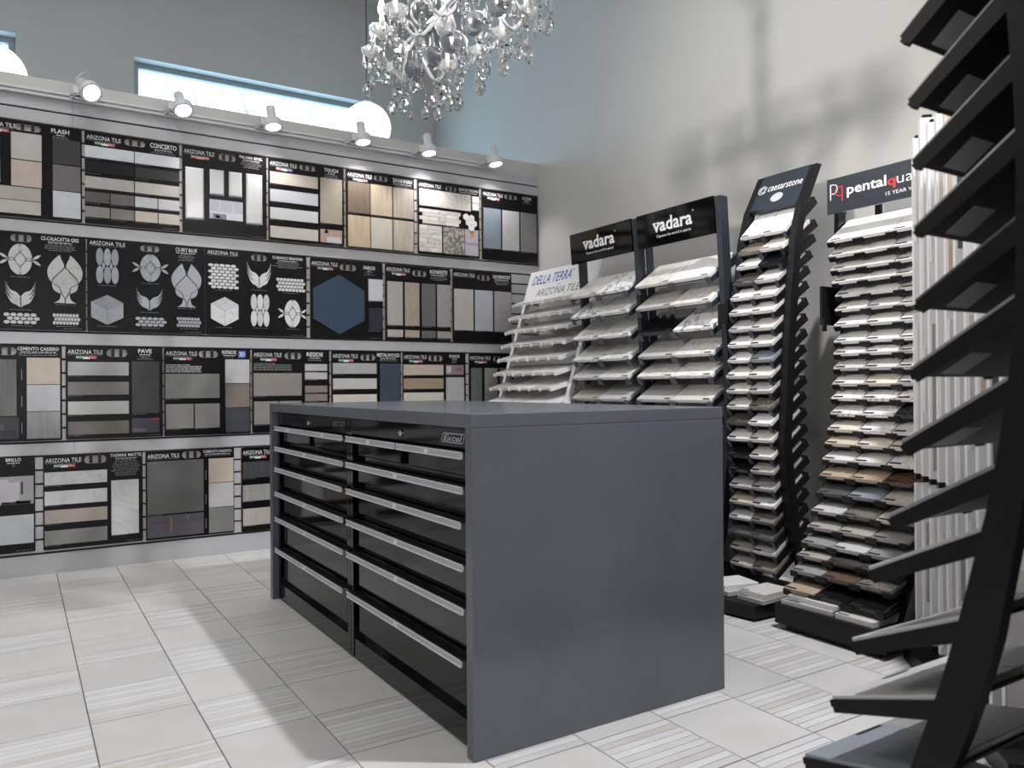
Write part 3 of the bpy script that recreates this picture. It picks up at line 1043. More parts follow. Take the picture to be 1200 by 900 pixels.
def beads(root, x0, x1, z1, z0, rows, cols_, m, stag=0.5):
    b = MB()
    w, h = (x1 - x0) / (cols_ + stag), (z1 - z0) / rows
    for j in range(rows):
        for i in range(cols_):
            cx = x0 + w * (i + 0.5 + (stag if j % 2 else 0))
            b.prism(ell(cx, z1 - h * (j + 0.5), w * 0.48, h * 0.49, 8), -0.006, 0, 'xz')
    o = b.part('pebble_mosaic', m, root)
    o['kind'] = 'stuff'


def mosaic_board(x0, W, title, label, c, layout, slot, slotv, tbox, brand=True):
    root, W, H = board(x0, ZR[1], title, label, W=W, flag=None, slot=slot, slotv=slotv, tbox=tbox, lines=6, brand=brand, brandv=(0.018, 0.06))
    m = tm(c, 'marble', 0.35, 0.1, 9.0)
    m2 = tm(tuple(v - 14 for v in c), 'marble', 0.35, 0.1, 9.0)
    cap = MB()
    for kind, u0, u1, v0, v1 in layout:
        a, d, t, q = u0 * W, u1 * W, -v0 * H, -v1 * H
        if kind == 'medallion':
            medallion(root, (a + d) / 2, (t + q) / 2, (d - a) / 2, (t - q) / 2, m)
        elif kind == 'ogee':
            ogee(root, a, d, t, q, m)
        elif kind == 'chevron':
            chevron(root, a, d, t, q, m)
        elif kind == 'cube':
            cube(root, a, d, t, q, (m2, m, m))
        elif kind == 'ovals':
            ovals(root, a, d, t, q, (m, m2))
        elif kind == 'beads':
            beads(root, a, d, t, q, 3, 5, m)
        elif kind == 'beadfield':
            beads(root, a, d, t, q, 8, 5, m)
        elif kind == 'pennies':
            beads(root, a, d, t, q, 3 if v1 - v0 < 0.14 else 4, 8, m)
        cw = min(0.1, (d - a) * 0.8)
        dashes(cap, (a + d) / 2 - cw / 2, (a + d) / 2 + cw / 2, q - 0.008, 0.002)
    cap.part('caption', INKGREY, root)['kind'] = 'stuff'


mosaic_board(0.341 - 0.636, 0.636, 'CS-CALACATTA GRIS', 'black mosaic board in pale grey stone, leftmost in the second row', (190, 191, 189),
             [('ovals', 0.06, 0.24, 0.12, 0.5), ('cube', 0.05, 0.28, 0.58, 0.9), ('medallion', 0.41, 0.59, 0.11, 0.44), ('ogee', 0.70, 0.975, 0.2, 0.71), ('chevron', 0.383, 0.62, 0.5, 0.78), ('beads', 0.375, 0.645, 0.83, 0.945), ('pennies', 0.74, 0.955, 0.82, 0.94)],
             (0.43, 0.585), (0.02, 0.09), (0.655, 0.945, 0.015, 0.055))
mosaic_board(0.347, 0.638, 'CS-SKY BLUE', 'black mosaic board in blue-grey stone with tulip shape, second row', (160, 165, 171),
             [('ovals', 0.07, 0.255, 0.09, 0.48), ('cube', 0.03, 0.29, 0.6, 0.925), ('medallion', 0.43, 0.61, 0.118, 0.432), ('chevron', 0.393, 0.63, 0.5, 0.755), ('ogee', 0.70, 0.97, 0.2, 0.695), ('beads', 0.39, 0.66, 0.825, 0.93), ('pennies', 0.745, 0.965, 0.81, 0.925)],
             (0.436, 0.595), (0.03, 0.09), (0.74, 0.93, 0.02, 0.06))
mosaic_board(0.9875, 0.632, 'CS-BIANCO VENATINO', 'black mosaic board in white stone with pebble field and cube, second row', (208, 210, 212),
             [('beadfield', 0.025, 0.317, 0.17, 0.46), ('chevron', 0.39, 0.64, 0.125, 0.435), ('pennies', 0.685, 0.985, 0.285, 0.45), ('cube', 0.05, 0.31, 0.555, 0.895), ('ovals', 0.43, 0.615, 0.5, 0.89), ('medallion', 0.765, 0.935, 0.545, 0.89)],
             (0.44, 0.59), (0.03, 0.1), (0.65, 0.96, 0.025, 0.06))
rt_, W_, H_ = board(1.643, 1.888, 'FAROS', 'black sample board with one large slate-blue hexagon tile', [(0.795, 0.215, 0.995, 0.495, tm((200, 203, 208))), (0.795, 0.59, 0.995, 0.88, tm((42, 48, 58), rough=0.2))], W=0.513, slot=(0.4, 0.62), slotv=(0.055, 0.125), tbox=(0.73, 0.89, 0.05, 0.095), lines=4)
cx, cz, hw, hh = 0.385 * W_, -0.567 * H_, 0.347 * W_, 0.378 * H_
b = MB()
b.prism([(cx, cz + hh), (cx + hw, cz + hh / 2), (cx + hw, cz - hh / 2), (cx, cz - hh), (cx - hw, cz - hh / 2), (cx - hw, cz + hh / 2)], -0.009, 0, 'xz')
b.part('hexagon_tile', tm((52, 70, 90), rough=0.28, amount=0.02), rt_)
kt = lambda c: tm(c, 'speck', 0.45, 0.1, 160.0, tuple(int(v * 0.86) for v in c))
ks = [(0.03, 0.255, (186, 184, 179)), (0.29, 0.505, (180, 167, 152)), (0.545, 0.755, (107, 109, 110)), (0.785, 0.995, (167, 165, 160))]
board(2.173, 1.888, 'KONKRETE', 'black sample board of four tall terrazzo-look tiles over four small ones', [(a, 0.225, c, 0.80, kt(q)) for a, c, q in ks] + [(a, 0.86, c, 0.955, kt(q)) for a, c, q in ks], W=0.512, slot=(0.41, 0.62), slotv=(0.06, 0.13), tbox=(0.68, 0.95, 0.03, 0.08), lines=5)
board(2.701, 1.888, 'DAVENPORT', 'black sample board of three pale grey tiles, right end of the second row', [(0.025, 0.265, 0.335, 0.835, tm((180, 178, 176))), (0.365, 0.265, 0.665, 0.835, tm((174, 180, 189))), (0.695, 0.265, 0.99, 0.835, tm((167, 162, 164), 'speck', 0.4, 0.1, 140, (150, 146, 148)))], W=0.51, slot=(0.41, 0.62), slotv=(0.05, 0.12), tbox=(0.68, 0.98, 0.03, 0.08), lines=5, flag=None)

# ---- third row
board(0.220 - 0.505, ZR[2], 'CEMENTO CASSERO', 'black sample board with tall striped grey tile, leftmost in the third row',
      [(0.05, 0.15, 0.57, 0.735, tm((105, 105, 104), 'wood_up', 0.5, 0.18, 40)), (0.665, 0.13, 0.98, 0.408, tm((190, 179, 166))), (0.665, 0.414, 0.98, 0.69, tm((184, 185, 188))), (0.665, 0.696, 0.98, 0.975, tm((150, 150, 152), 'wood_up', 0.5, 0.1, 40))],
      slot=(0.36, 0.57), slotv=(0.03, 0.105), tbox=(0.58, 0.97, 0.02, 0.055), lines=3, side=0.615,
      photos=[(0.05, 0.745, 0.59, 0.97, [pm((46, 44, 52)), pm((70, 66, 76)), pm((30, 28, 34))], ((0.5, 0.3, 0.75, 0.6, 1), (0.2, 0.5, 0.4, 0.8, 1), (0.7, 0.6, 0.95, 0.9, 2)))])
board(0.238, ZR[2], 'PAVE', 'black sample board of four grey bars and a tall charcoal tile, third row',
      [(0.02, 0.17, 0.635, 0.315, tm((168, 168, 171))), (0.02, 0.385, 0.635, 0.525, tm((122, 119, 114))), (0.02, 0.595, 0.635, 0.735, tm((187, 187, 184))), (0.02, 0.81, 0.635, 0.95, tm((107, 102, 97))), (0.667, 0.16, 0.96, 0.735, tm((58, 58, 60)))],
      slot=(0.41, 0.62), slotv=(0.03, 0.11), tbox=(0.72, 0.9, 0.02, 0.065), lines=4,
      photos=[(0.667, 0.79, 0.96, 0.95, [pm((66, 62, 72)), pm((150, 46, 54)), pm((100, 96, 106))], ((0.7, 0.0, 1, 0.15, 1), (0.05, 0.7, 0.5, 0.9, 2)))])
rt_, W_, H_ = board(0.751, ZR[2], 'RESIDE', 'black sample board with a small blue square logo, third row',
      [(0.012, 0.295, 0.625, 0.575, tm((130, 130, 127), amount=0.05)), (0.017, 0.64, 0.325, 0.92, tm((132, 130, 127))), (0.34, 0.64, 0.625, 0.92, tm((137, 135, 132))),
       (0.695, 0.125, 0.985, 0.405, tm((182, 182, 184))), (0.695, 0.413, 0.985, 0.69, tm((121, 111, 104))), (0.695, 0.7, 0.985, 0.98, tm((60, 64, 68)))],
      slot=(0.39, 0.61), slotv=(0.03, 0.105), tbox=(0.66, 0.83, 0.02, 0.06), lines=2)
b = MB()
b.box(0.85 * W_, 0.945 * W_, -0.001, 0, -0.105 * H_, -0.02 * H_, 0)
text(b, '3D', 0.865 * W_, -0.09 * H_, 0.93 * W_, -0.035 * H_, -0.0014, 1, 0.02)
for q in range(6):
    dashes(b, 0.02 * W_, (0.42 if q else 0.3) * W_, -(0.19 + q * 0.016) * H_, 0.003, 1)
b.part('logo_print', [BLUE, INK], rt_)['kind'] = 'stuff'
rt_, W_, H_ = board(1.266, ZR[2], 'RESIDE', 'black sample board of one large taupe tile and small stacked bars, third row',
      [(0.015, 0.285, 0.625, 0.56, tm((132, 129, 124), amount=0.08, scale=7)), (0.02, 0.625, 0.32, 0.9, tm((134, 131, 127))), (0.335, 0.625, 0.62, 0.9, tm((134, 131, 127)))] +
      [(0.67, v, 0.965, v + 0.085, tm(c)) for v, c in ((0.17, (177, 175, 172)), (0.275, (179, 177, 174)), (0.44, (127, 119, 112)), (0.545, (127, 119, 112)), (0.7, (80, 80, 82)), (0.805, (80, 80, 82)))],
      slot=(0.41, 0.625), slotv=(0.035, 0.11), tbox=(0.69, 0.92, 0.025, 0.075), lines=3)
b = MB()
for q in range(6):
    dashes(b, 0.02 * W_, (0.5 if q else 0.3) * W_, -(0.165 + q * 0.016) * H_, 0.003)
b.part('fine_print', INKGREY, rt_)['kind'] = 'stuff'
board(1.784, ZR[2], 'METALWOOD', 'black sample board of brushed metal-look bars and a tall navy tile, third row',
      [(0.02, 0.155, 0.635, 0.29, tm((166, 166, 169), 'wood_up', 0.4, 0.1, 50)), (0.02, 0.35, 0.635, 0.485, tm((187, 186, 184), 'wood_up', 0.4, 0.05, 50)), (0.02, 0.555, 0.635, 0.69, tm((196, 191, 181))), (0.02, 0.76, 0.635, 0.9, tm((120, 116, 110))), (0.685, 0.155, 0.985, 0.725, tm((58, 68, 80), 'wood_side', 0.35, 0.1, 40))],
      slot=(0.41, 0.62), slotv=(0.045, 0.115), tbox=(0.645, 0.98, 0.02, 0.07), lines=3)
board(2.302, ZR[2], 'SHADE', 'black sample board of beige travertine bars with a pink photo, third row',
      [(0.01, 0.165, 0.63, 0.305, tm((181, 171, 159), 'wood_side', 0.4, 0.08, 30)), (0.01, 0.35, 0.63, 0.49, tm((151, 136, 117), 'wood_side', 0.4, 0.14, 30)), (0.01, 0.54, 0.63, 0.68, tm((191, 186, 179))), (0.01, 0.73, 0.63, 0.87, tm((150, 146, 140))), (0.675, 0.335, 0.965, 0.71, tm((168, 168, 168), 'wood_side', 0.4, 0.06, 20))],
      slot=(0.4, 0.62), slotv=(0.04, 0.115), tbox=(0.73, 0.9, 0.025, 0.065), lines=4,
      photos=[(0.675, 0.165, 0.965, 0.3, [pm((140, 122, 124)), pm((190, 186, 194)), pm((110, 92, 94))], ((0.05, 0.1, 0.3, 0.8, 1), (0.6, 0.3, 0.9, 0.6, 2)))])
board(2.833, ZR[2], '', 'black sample board of tall grey tiles partly behind the white rack, third row',
      [(0.035, 0.205, 0.215, 0.76, tm((97, 99, 100))), (0.265, 0.205, 0.485, 0.76, tm((142, 140, 136))), (0.53, 0.205, 0.74, 0.76, tm((120, 118, 114))), (0.785, 0.205, 0.98, 0.76, tm((160, 158, 154)))], slot=(0.42, 0.62), slotv=(0.04, 0.115))

# ---- bottom row
board(0.088 - 0.505, ZR[3] + 0.006, 'BRILLO', 'black sample board with white room photo above a pale tile, lowest row, leftmost',
      [(0.03, 0.61, 0.985, 0.905, tm((186, 190, 193), rough=0.2)), (0.03, 0.2, 0.6, 0.5, tm((180, 182, 184), rough=0.2))], slot=(0.42, 0.6), tbox=(0.73, 0.87, 0.02, 0.055), lines=3,
      photos=[(0.655, 0.21, 0.985, 0.5, [pm((158, 156, 160)), pm((190, 188, 192)), pm((46, 44, 46)), pm((110, 106, 110))], ((0.05, 0.1, 0.3, 0.95, 1), (0.3, 0.2, 0.6, 0.9, 1), (0.64, 0.2, 0.7, 0.65, 2), (0.1, 0.9, 0.9, 1.0, 2), (0.5, 0.86, 0.95, 0.97, 3)))])
mb_ = tm((200, 200, 201), 'marble', 0.35, 0.07, 5.0)
board(0.126, ZR[3] + 0.004, 'THEMAR MATTE', 'black sample board of marble bars and one tall white tile, lowest row',
      [(0.012, 0.185, 0.627, 0.32, mb_), (0.012, 0.385, 0.627, 0.53, mb_), (0.012, 0.585, 0.627, 0.725, tm((172, 162, 152))), (0.012, 0.80, 0.627, 0.95, tm((130, 130, 129), amount=0.12)), (0.67, 0.31, 0.955, 0.905, mb_)],
      slot=(0.4, 0.62), slotv=(0.03, 0.11), tbox=(0.66, 0.985, 0.02, 0.055), lines=12)
board(0.647, ZR[3], 'CEMENTO RASATO', 'black sample board with one large dark grey square tile, lowest row',
      [(0.015, 0.12, 0.64, 0.715, tm((94, 95, 94), amount=0.06, scale=9)), (0.70, 0.12, 0.99, 0.40, tm((186, 173, 161))), (0.70, 0.406, 0.99, 0.685, tm((182, 180, 180))), (0.70, 0.691, 0.99, 0.98, tm((122, 122, 119)))],
      flag=None, slot=(0.4, 0.61), slotv=(0.025, 0.1), tbox=(0.64, 0.97, 0.02, 0.05), lines=2, side=0.665,
      photos=[(0.015, 0.732, 0.64, 0.975, [pm((88, 85, 93)), pm((140, 118, 96)), pm((80, 77, 84))], ((0.0, 0.3, 1.0, 0.33, 2), (0.4, 0.1, 0.43, 0.8, 1), (0.7, 0.05, 0.72, 0.3, 1)))])
board(1.196, ZR[3] - 0.004, '', 'black sample board of dark and pale stone bars beside the grey island, lowest row',
      [(0.015, 0.175, 0.63, 0.365, tm((60, 62, 64), 'wood_up', 0.5, 0.3, 30)), (0.015, 0.45, 0.63, 0.64, tm((150, 148, 144), 'wood_up', 0.5, 0.12, 30)), (0.015, 0.73, 0.63, 0.93, tm((172, 167, 160), 'wood_up', 0.5, 0.1, 30)), (0.68, 0.18, 0.98, 0.93, tm((120, 118, 116)))], slot=(0.42, 0.62))

# ------------------------------------------------------------------ sample racks
def sm(c, kind='stone', rough=0.25, amount=0.05, scale=60.0, c2=None):
    return mat('stone_sample', c, rough, kind, k=1.0, amount=amount, scale=scale, c2=c2)


S = {
    'white': (sm((226, 226, 226)), 'white'), 'offwhite': (sm((214, 212, 208)), 'off-white'), 'lgrey': (sm((196, 195, 194)), 'light grey'), 'grey': (sm((150, 150, 150)), 'mid grey'),
    'bluegrey': (sm((140, 146, 154)), 'blue-grey'), 'dgrey': (sm((88, 88, 88)), 'dark grey'), 'taupe': (sm((128, 122, 115)), 'taupe'), 'greige': (sm((170, 165, 158)), 'greige'),
    'black': (sm((24, 24, 26), rough=0.12), 'black'), 'spark': (sm((40, 38, 37), 'speck', 0.15, c2=(150, 146, 140), scale=330.0), 'black speckled'),
    'dspeck': (sm((96, 92, 88), 'speck', 0.2, c2=(56, 53, 50), scale=260.0), 'dark speckled'), 'lspeck': (sm((200, 198, 195), 'speck', 0.2, c2=(160, 158, 156), scale=300.0), 'pale speckled'),
    'cream': (sm((212, 205, 192)), 'cream'), 'beige': (sm((200, 189, 172)), 'beige'), 'tan': (sm((178, 160, 140)), 'tan'), 'brown': (sm((118, 98, 82), 'speck', 0.2, c2=(88, 70, 58), scale=200), 'brown'),
    'bspeck': (sm((190, 176, 156), 'speck', 0.2, c2=(158, 142, 120), scale=260.0), 'brown-flecked beige'), 'dbrown': (sm((112, 88, 70), 'speck', 0.2, c2=(62, 50, 42), scale=200.0), 'dark brown speckled'),
    'marble': (sm((218, 217, 215), 'marble', 0.2, 0.25, 14.0), 'grey-veined white'), 'dmarble': (sm((190, 188, 186), 'marble', 0.2, 0.5, 18.0), 'dark-veined grey'), 'bmarble': (sm((46, 48, 52), 'marble', 0.15, 0.9, 16.0), 'black marble'),
    'pink': (sm((222, 212, 206), 'marble', 0.2, 0.16, 20.0), 'pinkish white'), 'vein': (sm((222, 220, 216), 'marble', 0.2, 0.6, 5.0), 'boldly dark-veined white'), 'soft': (sm((216, 214, 210), 'marble', 0.2, 0.12, 6.0), 'softly veined white'),
}
_smesh = {}


def sample(Mw, w, d, t, key, label, group, sticker=0.34, stick_at=0.04):
    k = (round(w, 4), round(d, 4), round(t, 4), key, sticker, stick_at)
    if k not in _smesh:
        b = MB()
        b.slab(0.0008, w - 0.0008, 0, d, 0.0006, t, 0.0015)
        b2 = MB()
        b2.box(w * stick_at, w * (stick_at + sticker), 0.004, 0.016, t, t + 0.0004)
        _smesh[k] = (b.mesh('stone_sample', S[key][0]), b2.mesh('sticker', LABELBLK))
    a, s = _smesh[k]
    o = link('stone_sample', a)
    o.matrix_world = Mw
    tag(o, label, 'stone sample', group)
    if sticker > 0.01:
        link('sticker', s, o)
    return o


def tray_mesh(W, D, mats, clips, side=0.024, lip=0.008, clipw=0.028, drop=0.026, proud=0.007, upturn=0.0):
    """tray in local x (width), y (depth, rising when tilted), z"""
    b = MB()
    b.box(0, W, 0.0, D, -0.006, 0, 0)
    for x in (0, W):
        s = -0.004 if x == 0 else 0.004
        b.prism([(0.0, -0.006 - side * 0.5), (0.0, upturn), (D, upturn), (D, -0.006 - side)], x, x + s, 'yz', 0)
    for cx in clips:
        a, c = cx - clipw / 2, cx + clipw / 2
        if cx <= 0:
            a, c = 0, clipw * 0.7
        if cx >= W:
            a, c = W - clipw * 0.7, W
        b.box(a, c, -proud, 0.0, -drop, lip, 1)
    return b.mesh('tray', mats)


ORD = ['first', 'second', 'third', 'fourth', 'fifth', 'sixth', 'seventh', 'eighth', 'ninth', 'tenth', 'eleventh', 'twelfth', 'thirteenth', 'fourteenth', 'fifteenth', 'sixteenth', 'seventeenth', 'eighteenth', 'nineteenth', 'twentieth', 'twenty-first', 'twenty-second', 'twenty-third', 'twenty-fourth', 'twenty-fifth']


def fill_rack(root, trays, tray_me, x_of, widths, depth, thick, rows, phrase, group, sticker=0.34, stick_at=0.04, dx=0.0):
    """trays: (y, z, tilt); rows: keys per tray; x_of: left x of each sample"""
    R = Matrix.Translation(root.location) @ root.rotation_euler.to_matrix().to_4x4()
    for i, (y, z, tilt) in enumerate(trays):
        t = link('tray', tray_me, root, (dx, y, z), (math.radians(tilt), 0, 0))
        if i >= len(rows) or not rows[i]:
            continue
        L = R @ Matrix.Translation((dx, y, z)) @ Matrix.Rotation(math.radians(tilt), 4, 'X')
        n = len(rows[i])
        pos = {1: [''], 2: ['left', 'right'], 3: ['left', 'middle', 'right']}[n]
        for j, key in enumerate(rows[i]):
            if key is None:
                continue
            kk, ww, xx = key, widths[j], x_of[j]
            if isinstance(key, tuple):      # (key, from, to): spans several places
                kk, ww, xx = key[0], x_of[key[2]] + widths[key[2]] - x_of[key[1]], x_of[key[1]]
            lab = '%s stone sample, %s, %s row from top of %s' % (S[kk][1], pos[j], ORD[i], phrase)
            if isinstance(key, tuple):
                lab = 'long ' + lab
            sample(L @ Matrix.Translation((xx, 0.0, 0.0)), ww, depth, thick, kk, lab, group, sticker if not isinstance(key, tuple) else sticker / 2, stick_at)


def upright(root, xs, front, depth, m, name='upright'):
    """curved upright: front edge [(y, z)] top to bottom, given depth"""
    for x0, x1 in xs:
        b = MB()
        for i in range(len(front) - 1):
            (ya, za), (yb, zb) = front[i], front[i + 1]
            da = depth[i] if isinstance(depth, list) else depth
            db = depth[i + 1] if isinstance(depth, list) else depth
            b.add([(x0, ya, za), (x1, ya, za), (x1, ya + da, za), (x0, ya + da, za), (x0, yb, zb), (x1, yb, zb), (x1, yb + db, zb), (x0, yb + db, zb)],
                  [(0, 4, 5, 1), (1, 5, 6, 2), (2, 6, 7, 3), (3, 7, 4, 0)] + ([(0, 1, 2, 3)] if i == 0 else []) + ([(4, 7, 6, 5)] if i == len(front) - 2 else []))
        b.part(name, m, root)


RZ = -math.pi / 2     # racks along the right wall face -X: local x runs right (towards -Y), local y runs back (towards +X)

# ---- white rack in the corner
r1 = thing('sample_rack', 'white leaning sample rack with blue lettering in the corner', 'display rack', (3.0, 4.96, 0), RZ)
W1 = 0.86
lean = lambda z: (z - 0.95) * 0.327 + 0.0
upright(r1, [(0, 0.035), (W1 - 0.035, W1)], [(lean(1.87), 1.87), (lean(0.02), 0.02)], 0.035, WHITEMET)
b = MB()
b.box(0.0, W1, -0.36, 0.36, 0.0, 0.02)
b.part('base', WHITEMET, r1)
for z in (1.2, 0.55):
    bx(0.035, W1 - 0.035, lean(z) + 0.012, lean(z) + 0.03, z - 0.02, z + 0.02).part('cross_bar', WHITEMET, r1)
Ms = Matrix.Translation((0, lean(1.655), 1.655)) @ Matrix.Rotation(-math.atan(0.327), 4, 'X')
hs = 0.238
b = MB()
b.box(0.0, W1, -0.006, 0.0, 0.0, hs, 0, Ms)
sg = b.part('sign', WHITEMET, r1)
GINK = mat('grey_ink', (96, 96, 98), 0.6)
letters(sg, BLUE, 'DELLA TERRA', 0.06, 0.128, 0.545, 0.2, -0.0068, 0.008, 0.25, M=Ms)
letters(sg, BLUE, 'R', 0.555, 0.185, 0.57, 0.203, -0.0068, 0.01, 0, M=Ms)
letters(sg, BLUE, 'QUARTZ', 0.60, 0.128, 0.82, 0.2, -0.0068, 0.008, 0.25, M=Ms)
letters(sg, GINK, 'by', 0.41, 0.092, 0.44, 0.114, -0.0068, 0, 0.25, M=Ms)
letters(sg, GINK, 'ARIZONA TILE', 0.15, 0.028, 0.68, 0.085, -0.0068, -0.004, 0.25, M=Ms)
WT = W1 - 0.09
tm1 = tray_mesh(WT, 0.3, [WHITEMET, WHITEMET], [0, 0.14, 0.26, 0.39, 0.51, 0.64, WT], side=0.016, lip=0.011, clipw=0.018, drop=0.013, upturn=0.01)
zz = [1.619 - 0.1015 * k for k in range(15)]
trays = [(lean(z) - 0.115 - max(0, (1.0 - z)) * 0.0, z, 17) for z in zz]
w1 = WT / 4
fill_rack(r1, trays, tm1, [0.0, w1 * 1.36, w1 * 2.68], [w1 * 1.33, w1 * 1.29, w1 * 1.30], 0.285, 0.012,
          [('white', 'white', 'offwhite'), ('offwhite', 'soft', 'offwhite'), ('soft', 'offwhite', 'white'), ('offwhite', 'lgrey', 'soft'), ('soft', 'offwhite', 'offwhite'), ('offwhite', 'soft', 'white'), ('lgrey', 'white', 'soft'), ('white', 'offwhite', 'white'), ('offwhite', 'soft', 'lgrey')],
          'the white rack', 'stone samples on the white rack', sticker=0.0001, dx=0.045)

# ---- two slate racks with black signs
def slate_rack(yl, label, rows, phrase, Wt, sx0, sx1, ups, scale=1.0):
    r = thing('sample_rack', label, 'display rack', (3.0, yl, 0), RZ)
    fr = [(0.0, 1.985), (0.02, 1.685), (0.04, 1.339), (0.055, 1.078), (0.055, 0.93), (0.045, 0.7), (0.015, 0.45), (-0.04, 0.2), (-0.1, 0.02)]
    upright(r, [ups[1]], fr, 0.055, RACKSLATE)
    upright(r, [ups[0]], [(y + 0.06, z) for y, z in fr], 0.05, RACKSLATE)
    b = MB()
    b.box(0.0, ups[1][1] - 0.03, -0.22, 0.33, 0.0, 0.05)
    b.part('base', RACKBLACK, r)
    for z in (1.2, 0.6):
        bx(ups[0][1], ups[1][0], 0.21 - (0.05 if z < 1 else 0), 0.23 - (0.05 if z < 1 else 0), z - 0.015, z + 0.015).part('cross_bar', RACKSLATE, r)
    b = MB()
    Ms = Matrix.Translation((0, 0.016, 1.8)) @ Matrix.Rotation(math.radians(4.5), 4, 'X')
    b.box(sx0, sx1, -0.012, 0.0, 0.0, 0.19, 0, Ms)
    sg = b.part('sign', BLACKGLOSS, r)
    L = sx1 - sx0
    letters(sg, INK, 'vadara', sx0 + L * 0.225, 0.075, sx0 + L * 0.74, 0.15, -0.0126, 0.022, M=Ms)
    b = MB()
    for q, (fx, fz) in enumerate(((0.232, 0.075), (0.268, 0.128), (0.31, 0.128), (0.63, 0.079), (0.6, 0.079))):
        if q in (1, 2):
            b.box(sx0 + L * (fx - 0.045), sx0 + L * (fx + 0.005), -0.0128, -0.012, fz - 0.005, fz, 0, Ms)
    text(b, 'R', sx0 + L * 0.75, 0.14, sx0 + L * 0.765, 0.15, -0.0126, 0, 0.01, M=Ms)
    text(b, 'Capture the world in quartz', sx0 + L * 0.27, 0.04, sx0 + L * 0.72, 0.06, -0.0126, 0, M=Ms)
    o = b.part('strapline', INK, sg)
    o['kind'] = 'stuff'
    tme = tray_mesh(Wt, 0.235, [NAVY, CLIP], [0, Wt * 0.5, Wt], side=0.036, lip=0.005, clipw=0.046, drop=0.034)
    zs = [1.575, 1.448, 1.312, 1.178, 1.066, 0.938, 0.808, 0.678, 0.548, 0.42, 0.295, 0.17]
    trays = [(-0.016, zs[0], 35), (-0.01, zs[1], 35), (0.002, zs[2], 35), (0.004, zs[3], 35), (-0.004, zs[4], 34), (-0.01, zs[5], 33), (-0.03, zs[6], 31), (-0.06, zs[7], 28), (-0.09, zs[8], 25), (-0.12, zs[9], 22), (-0.15, zs[10], 20), (-0.18, zs[11], 18)]
    h = Wt / 2
    fill_rack(r, trays, tme, [0.002, h + 0.002], [h - 0.004, h - 0.004], 0.232, 0.018, rows, phrase, 'stone samples on the slate racks', sticker=0.17, stick_at=0.78)
    return r


slate_rack(4.036, 'slate-framed sample rack with black sign, next to the white rack',
           [('soft', 'vein'), ('vein', 'soft'), ('marble', 'marble'), ('soft', 'marble'), ('lgrey', 'soft'), ('greige', 'lgrey'), ('soft', 'offwhite'), ('grey', 'lgrey'), ('greige', 'taupe'), ('dgrey', 'grey'), ('cream', 'greige'), ('black', 'dgrey')], 'the left slate rack', 0.545, -0.015, 0.572, ((-0.034, -0.006), (0.575, 0.603)))
slate_rack(3.418, 'slate-framed sample rack with black sign, beside the narrow black rack',
           [('soft', 'white'), ('lgrey', 'soft'), ('black', 'vein'), ('lgrey', 'soft'), ('soft', 'marble'), ('lgrey', 'offwhite'), ('soft', 'offwhite'), ('grey', 'soft'), ('taupe', 'lgrey'), ('grey', 'grey'), ('lgrey', 'cream'), ('dgrey', 'black')], 'the right slate rack', 0.57, 0.004, 0.586, ((-0.012, -0.003), (0.588, 0.622)))
b = MB()
b.box(2.985, 2.997, 2.735, 2.80, 1.335, 1.435)
tag(b.part('clamp_bracket', RACKBLACK), 'small black clamp plate between slate rack and narrow black rack', 'bracket')

# ---- narrow black rack
r3 = thing('sample_rack', 'tall narrow black sample rack with leaning sign and oval sticker', 'display rack', (2.93, 2.695, 0), RZ)
fr3 = [(0.285, 2.077), (0.176, 1.885), (0.126, 1.728), (0.099, 1.508), (0.07, 1.229), (0.057, 1.032), (0.036, 0.757), (0.052, 0.6), (0.079, 0.361), (0.137, 0.235), (0.166, 0.05)]
upright(r3, [(0.275, 0.31), (-0.04, -0.005)], fr3, [0.035, 0.045, 0.045, 0.048, 0.05, 0.05, 0.05, 0.055, 0.06, 0.06, 0.06], RACKBLACK)
b = MB()
pl = [(0.30, -0.23), (0.30, 0.25), (-0.1, 0.25), (-0.1, -0.15), (0.0, -0.22), (0.15, -0.25)]
b.prism([(p[0] + 0.06, p[1]) for p in pl], 0.012, 0.07, 'xy')
b.box(-0.02, 0.34, -0.2, 0.2, 0.0, 0.012)
b.part('base', RACKBLACK, r3)
a3 = math.atan2(0.285 - 0.176, 2.077 - 1.885)
Ms = Matrix.Translation((0, 0.182, 1.893)) @ Matrix.Rotation(-a3, 4, 'X')
b = MB()
b.box(-0.005, 0.275, 0.0, 0.03, 0.0, 0.215, 0, Ms)
sg = b.part('sign', RACKSLATE, r3)
letters(sg, INK, 'caesarstone', 0.058, 0.106, 0.262, 0.142, -0.0007, 0.004, M=Ms)
b = MB()
for rr, a0, a1, ox in ((0.024, 20, 330, 0.026), (0.014, 0, 360, 0.028)):
    pts = [(ox + rr * math.cos(math.radians(a0 + (a1 - a0) * q / 20)), -0.0012, 0.122 + rr * math.sin(math.radians(a0 + (a1 - a0) * q / 20))) for q in range(21)]
    b.tube(pts, 0.0024, 5, M=Ms)
b.part('swirl_logo', INK, sg)
b = MB()
b.prism(ell(0.135, 0.058, 0.036, 0.027, 24), -0.001, 0.0, 'xz', M=Ms)
b.part('sticker', mat('silver_sticker', (186, 186, 188), 0.4), sg)
tm3 = tray_mesh(0.27, 0.275, [RACKBLACK, NAVY], [0, 0.135, 0.27], side=0.034, lip=0.004, clipw=0.026, drop=0.03)
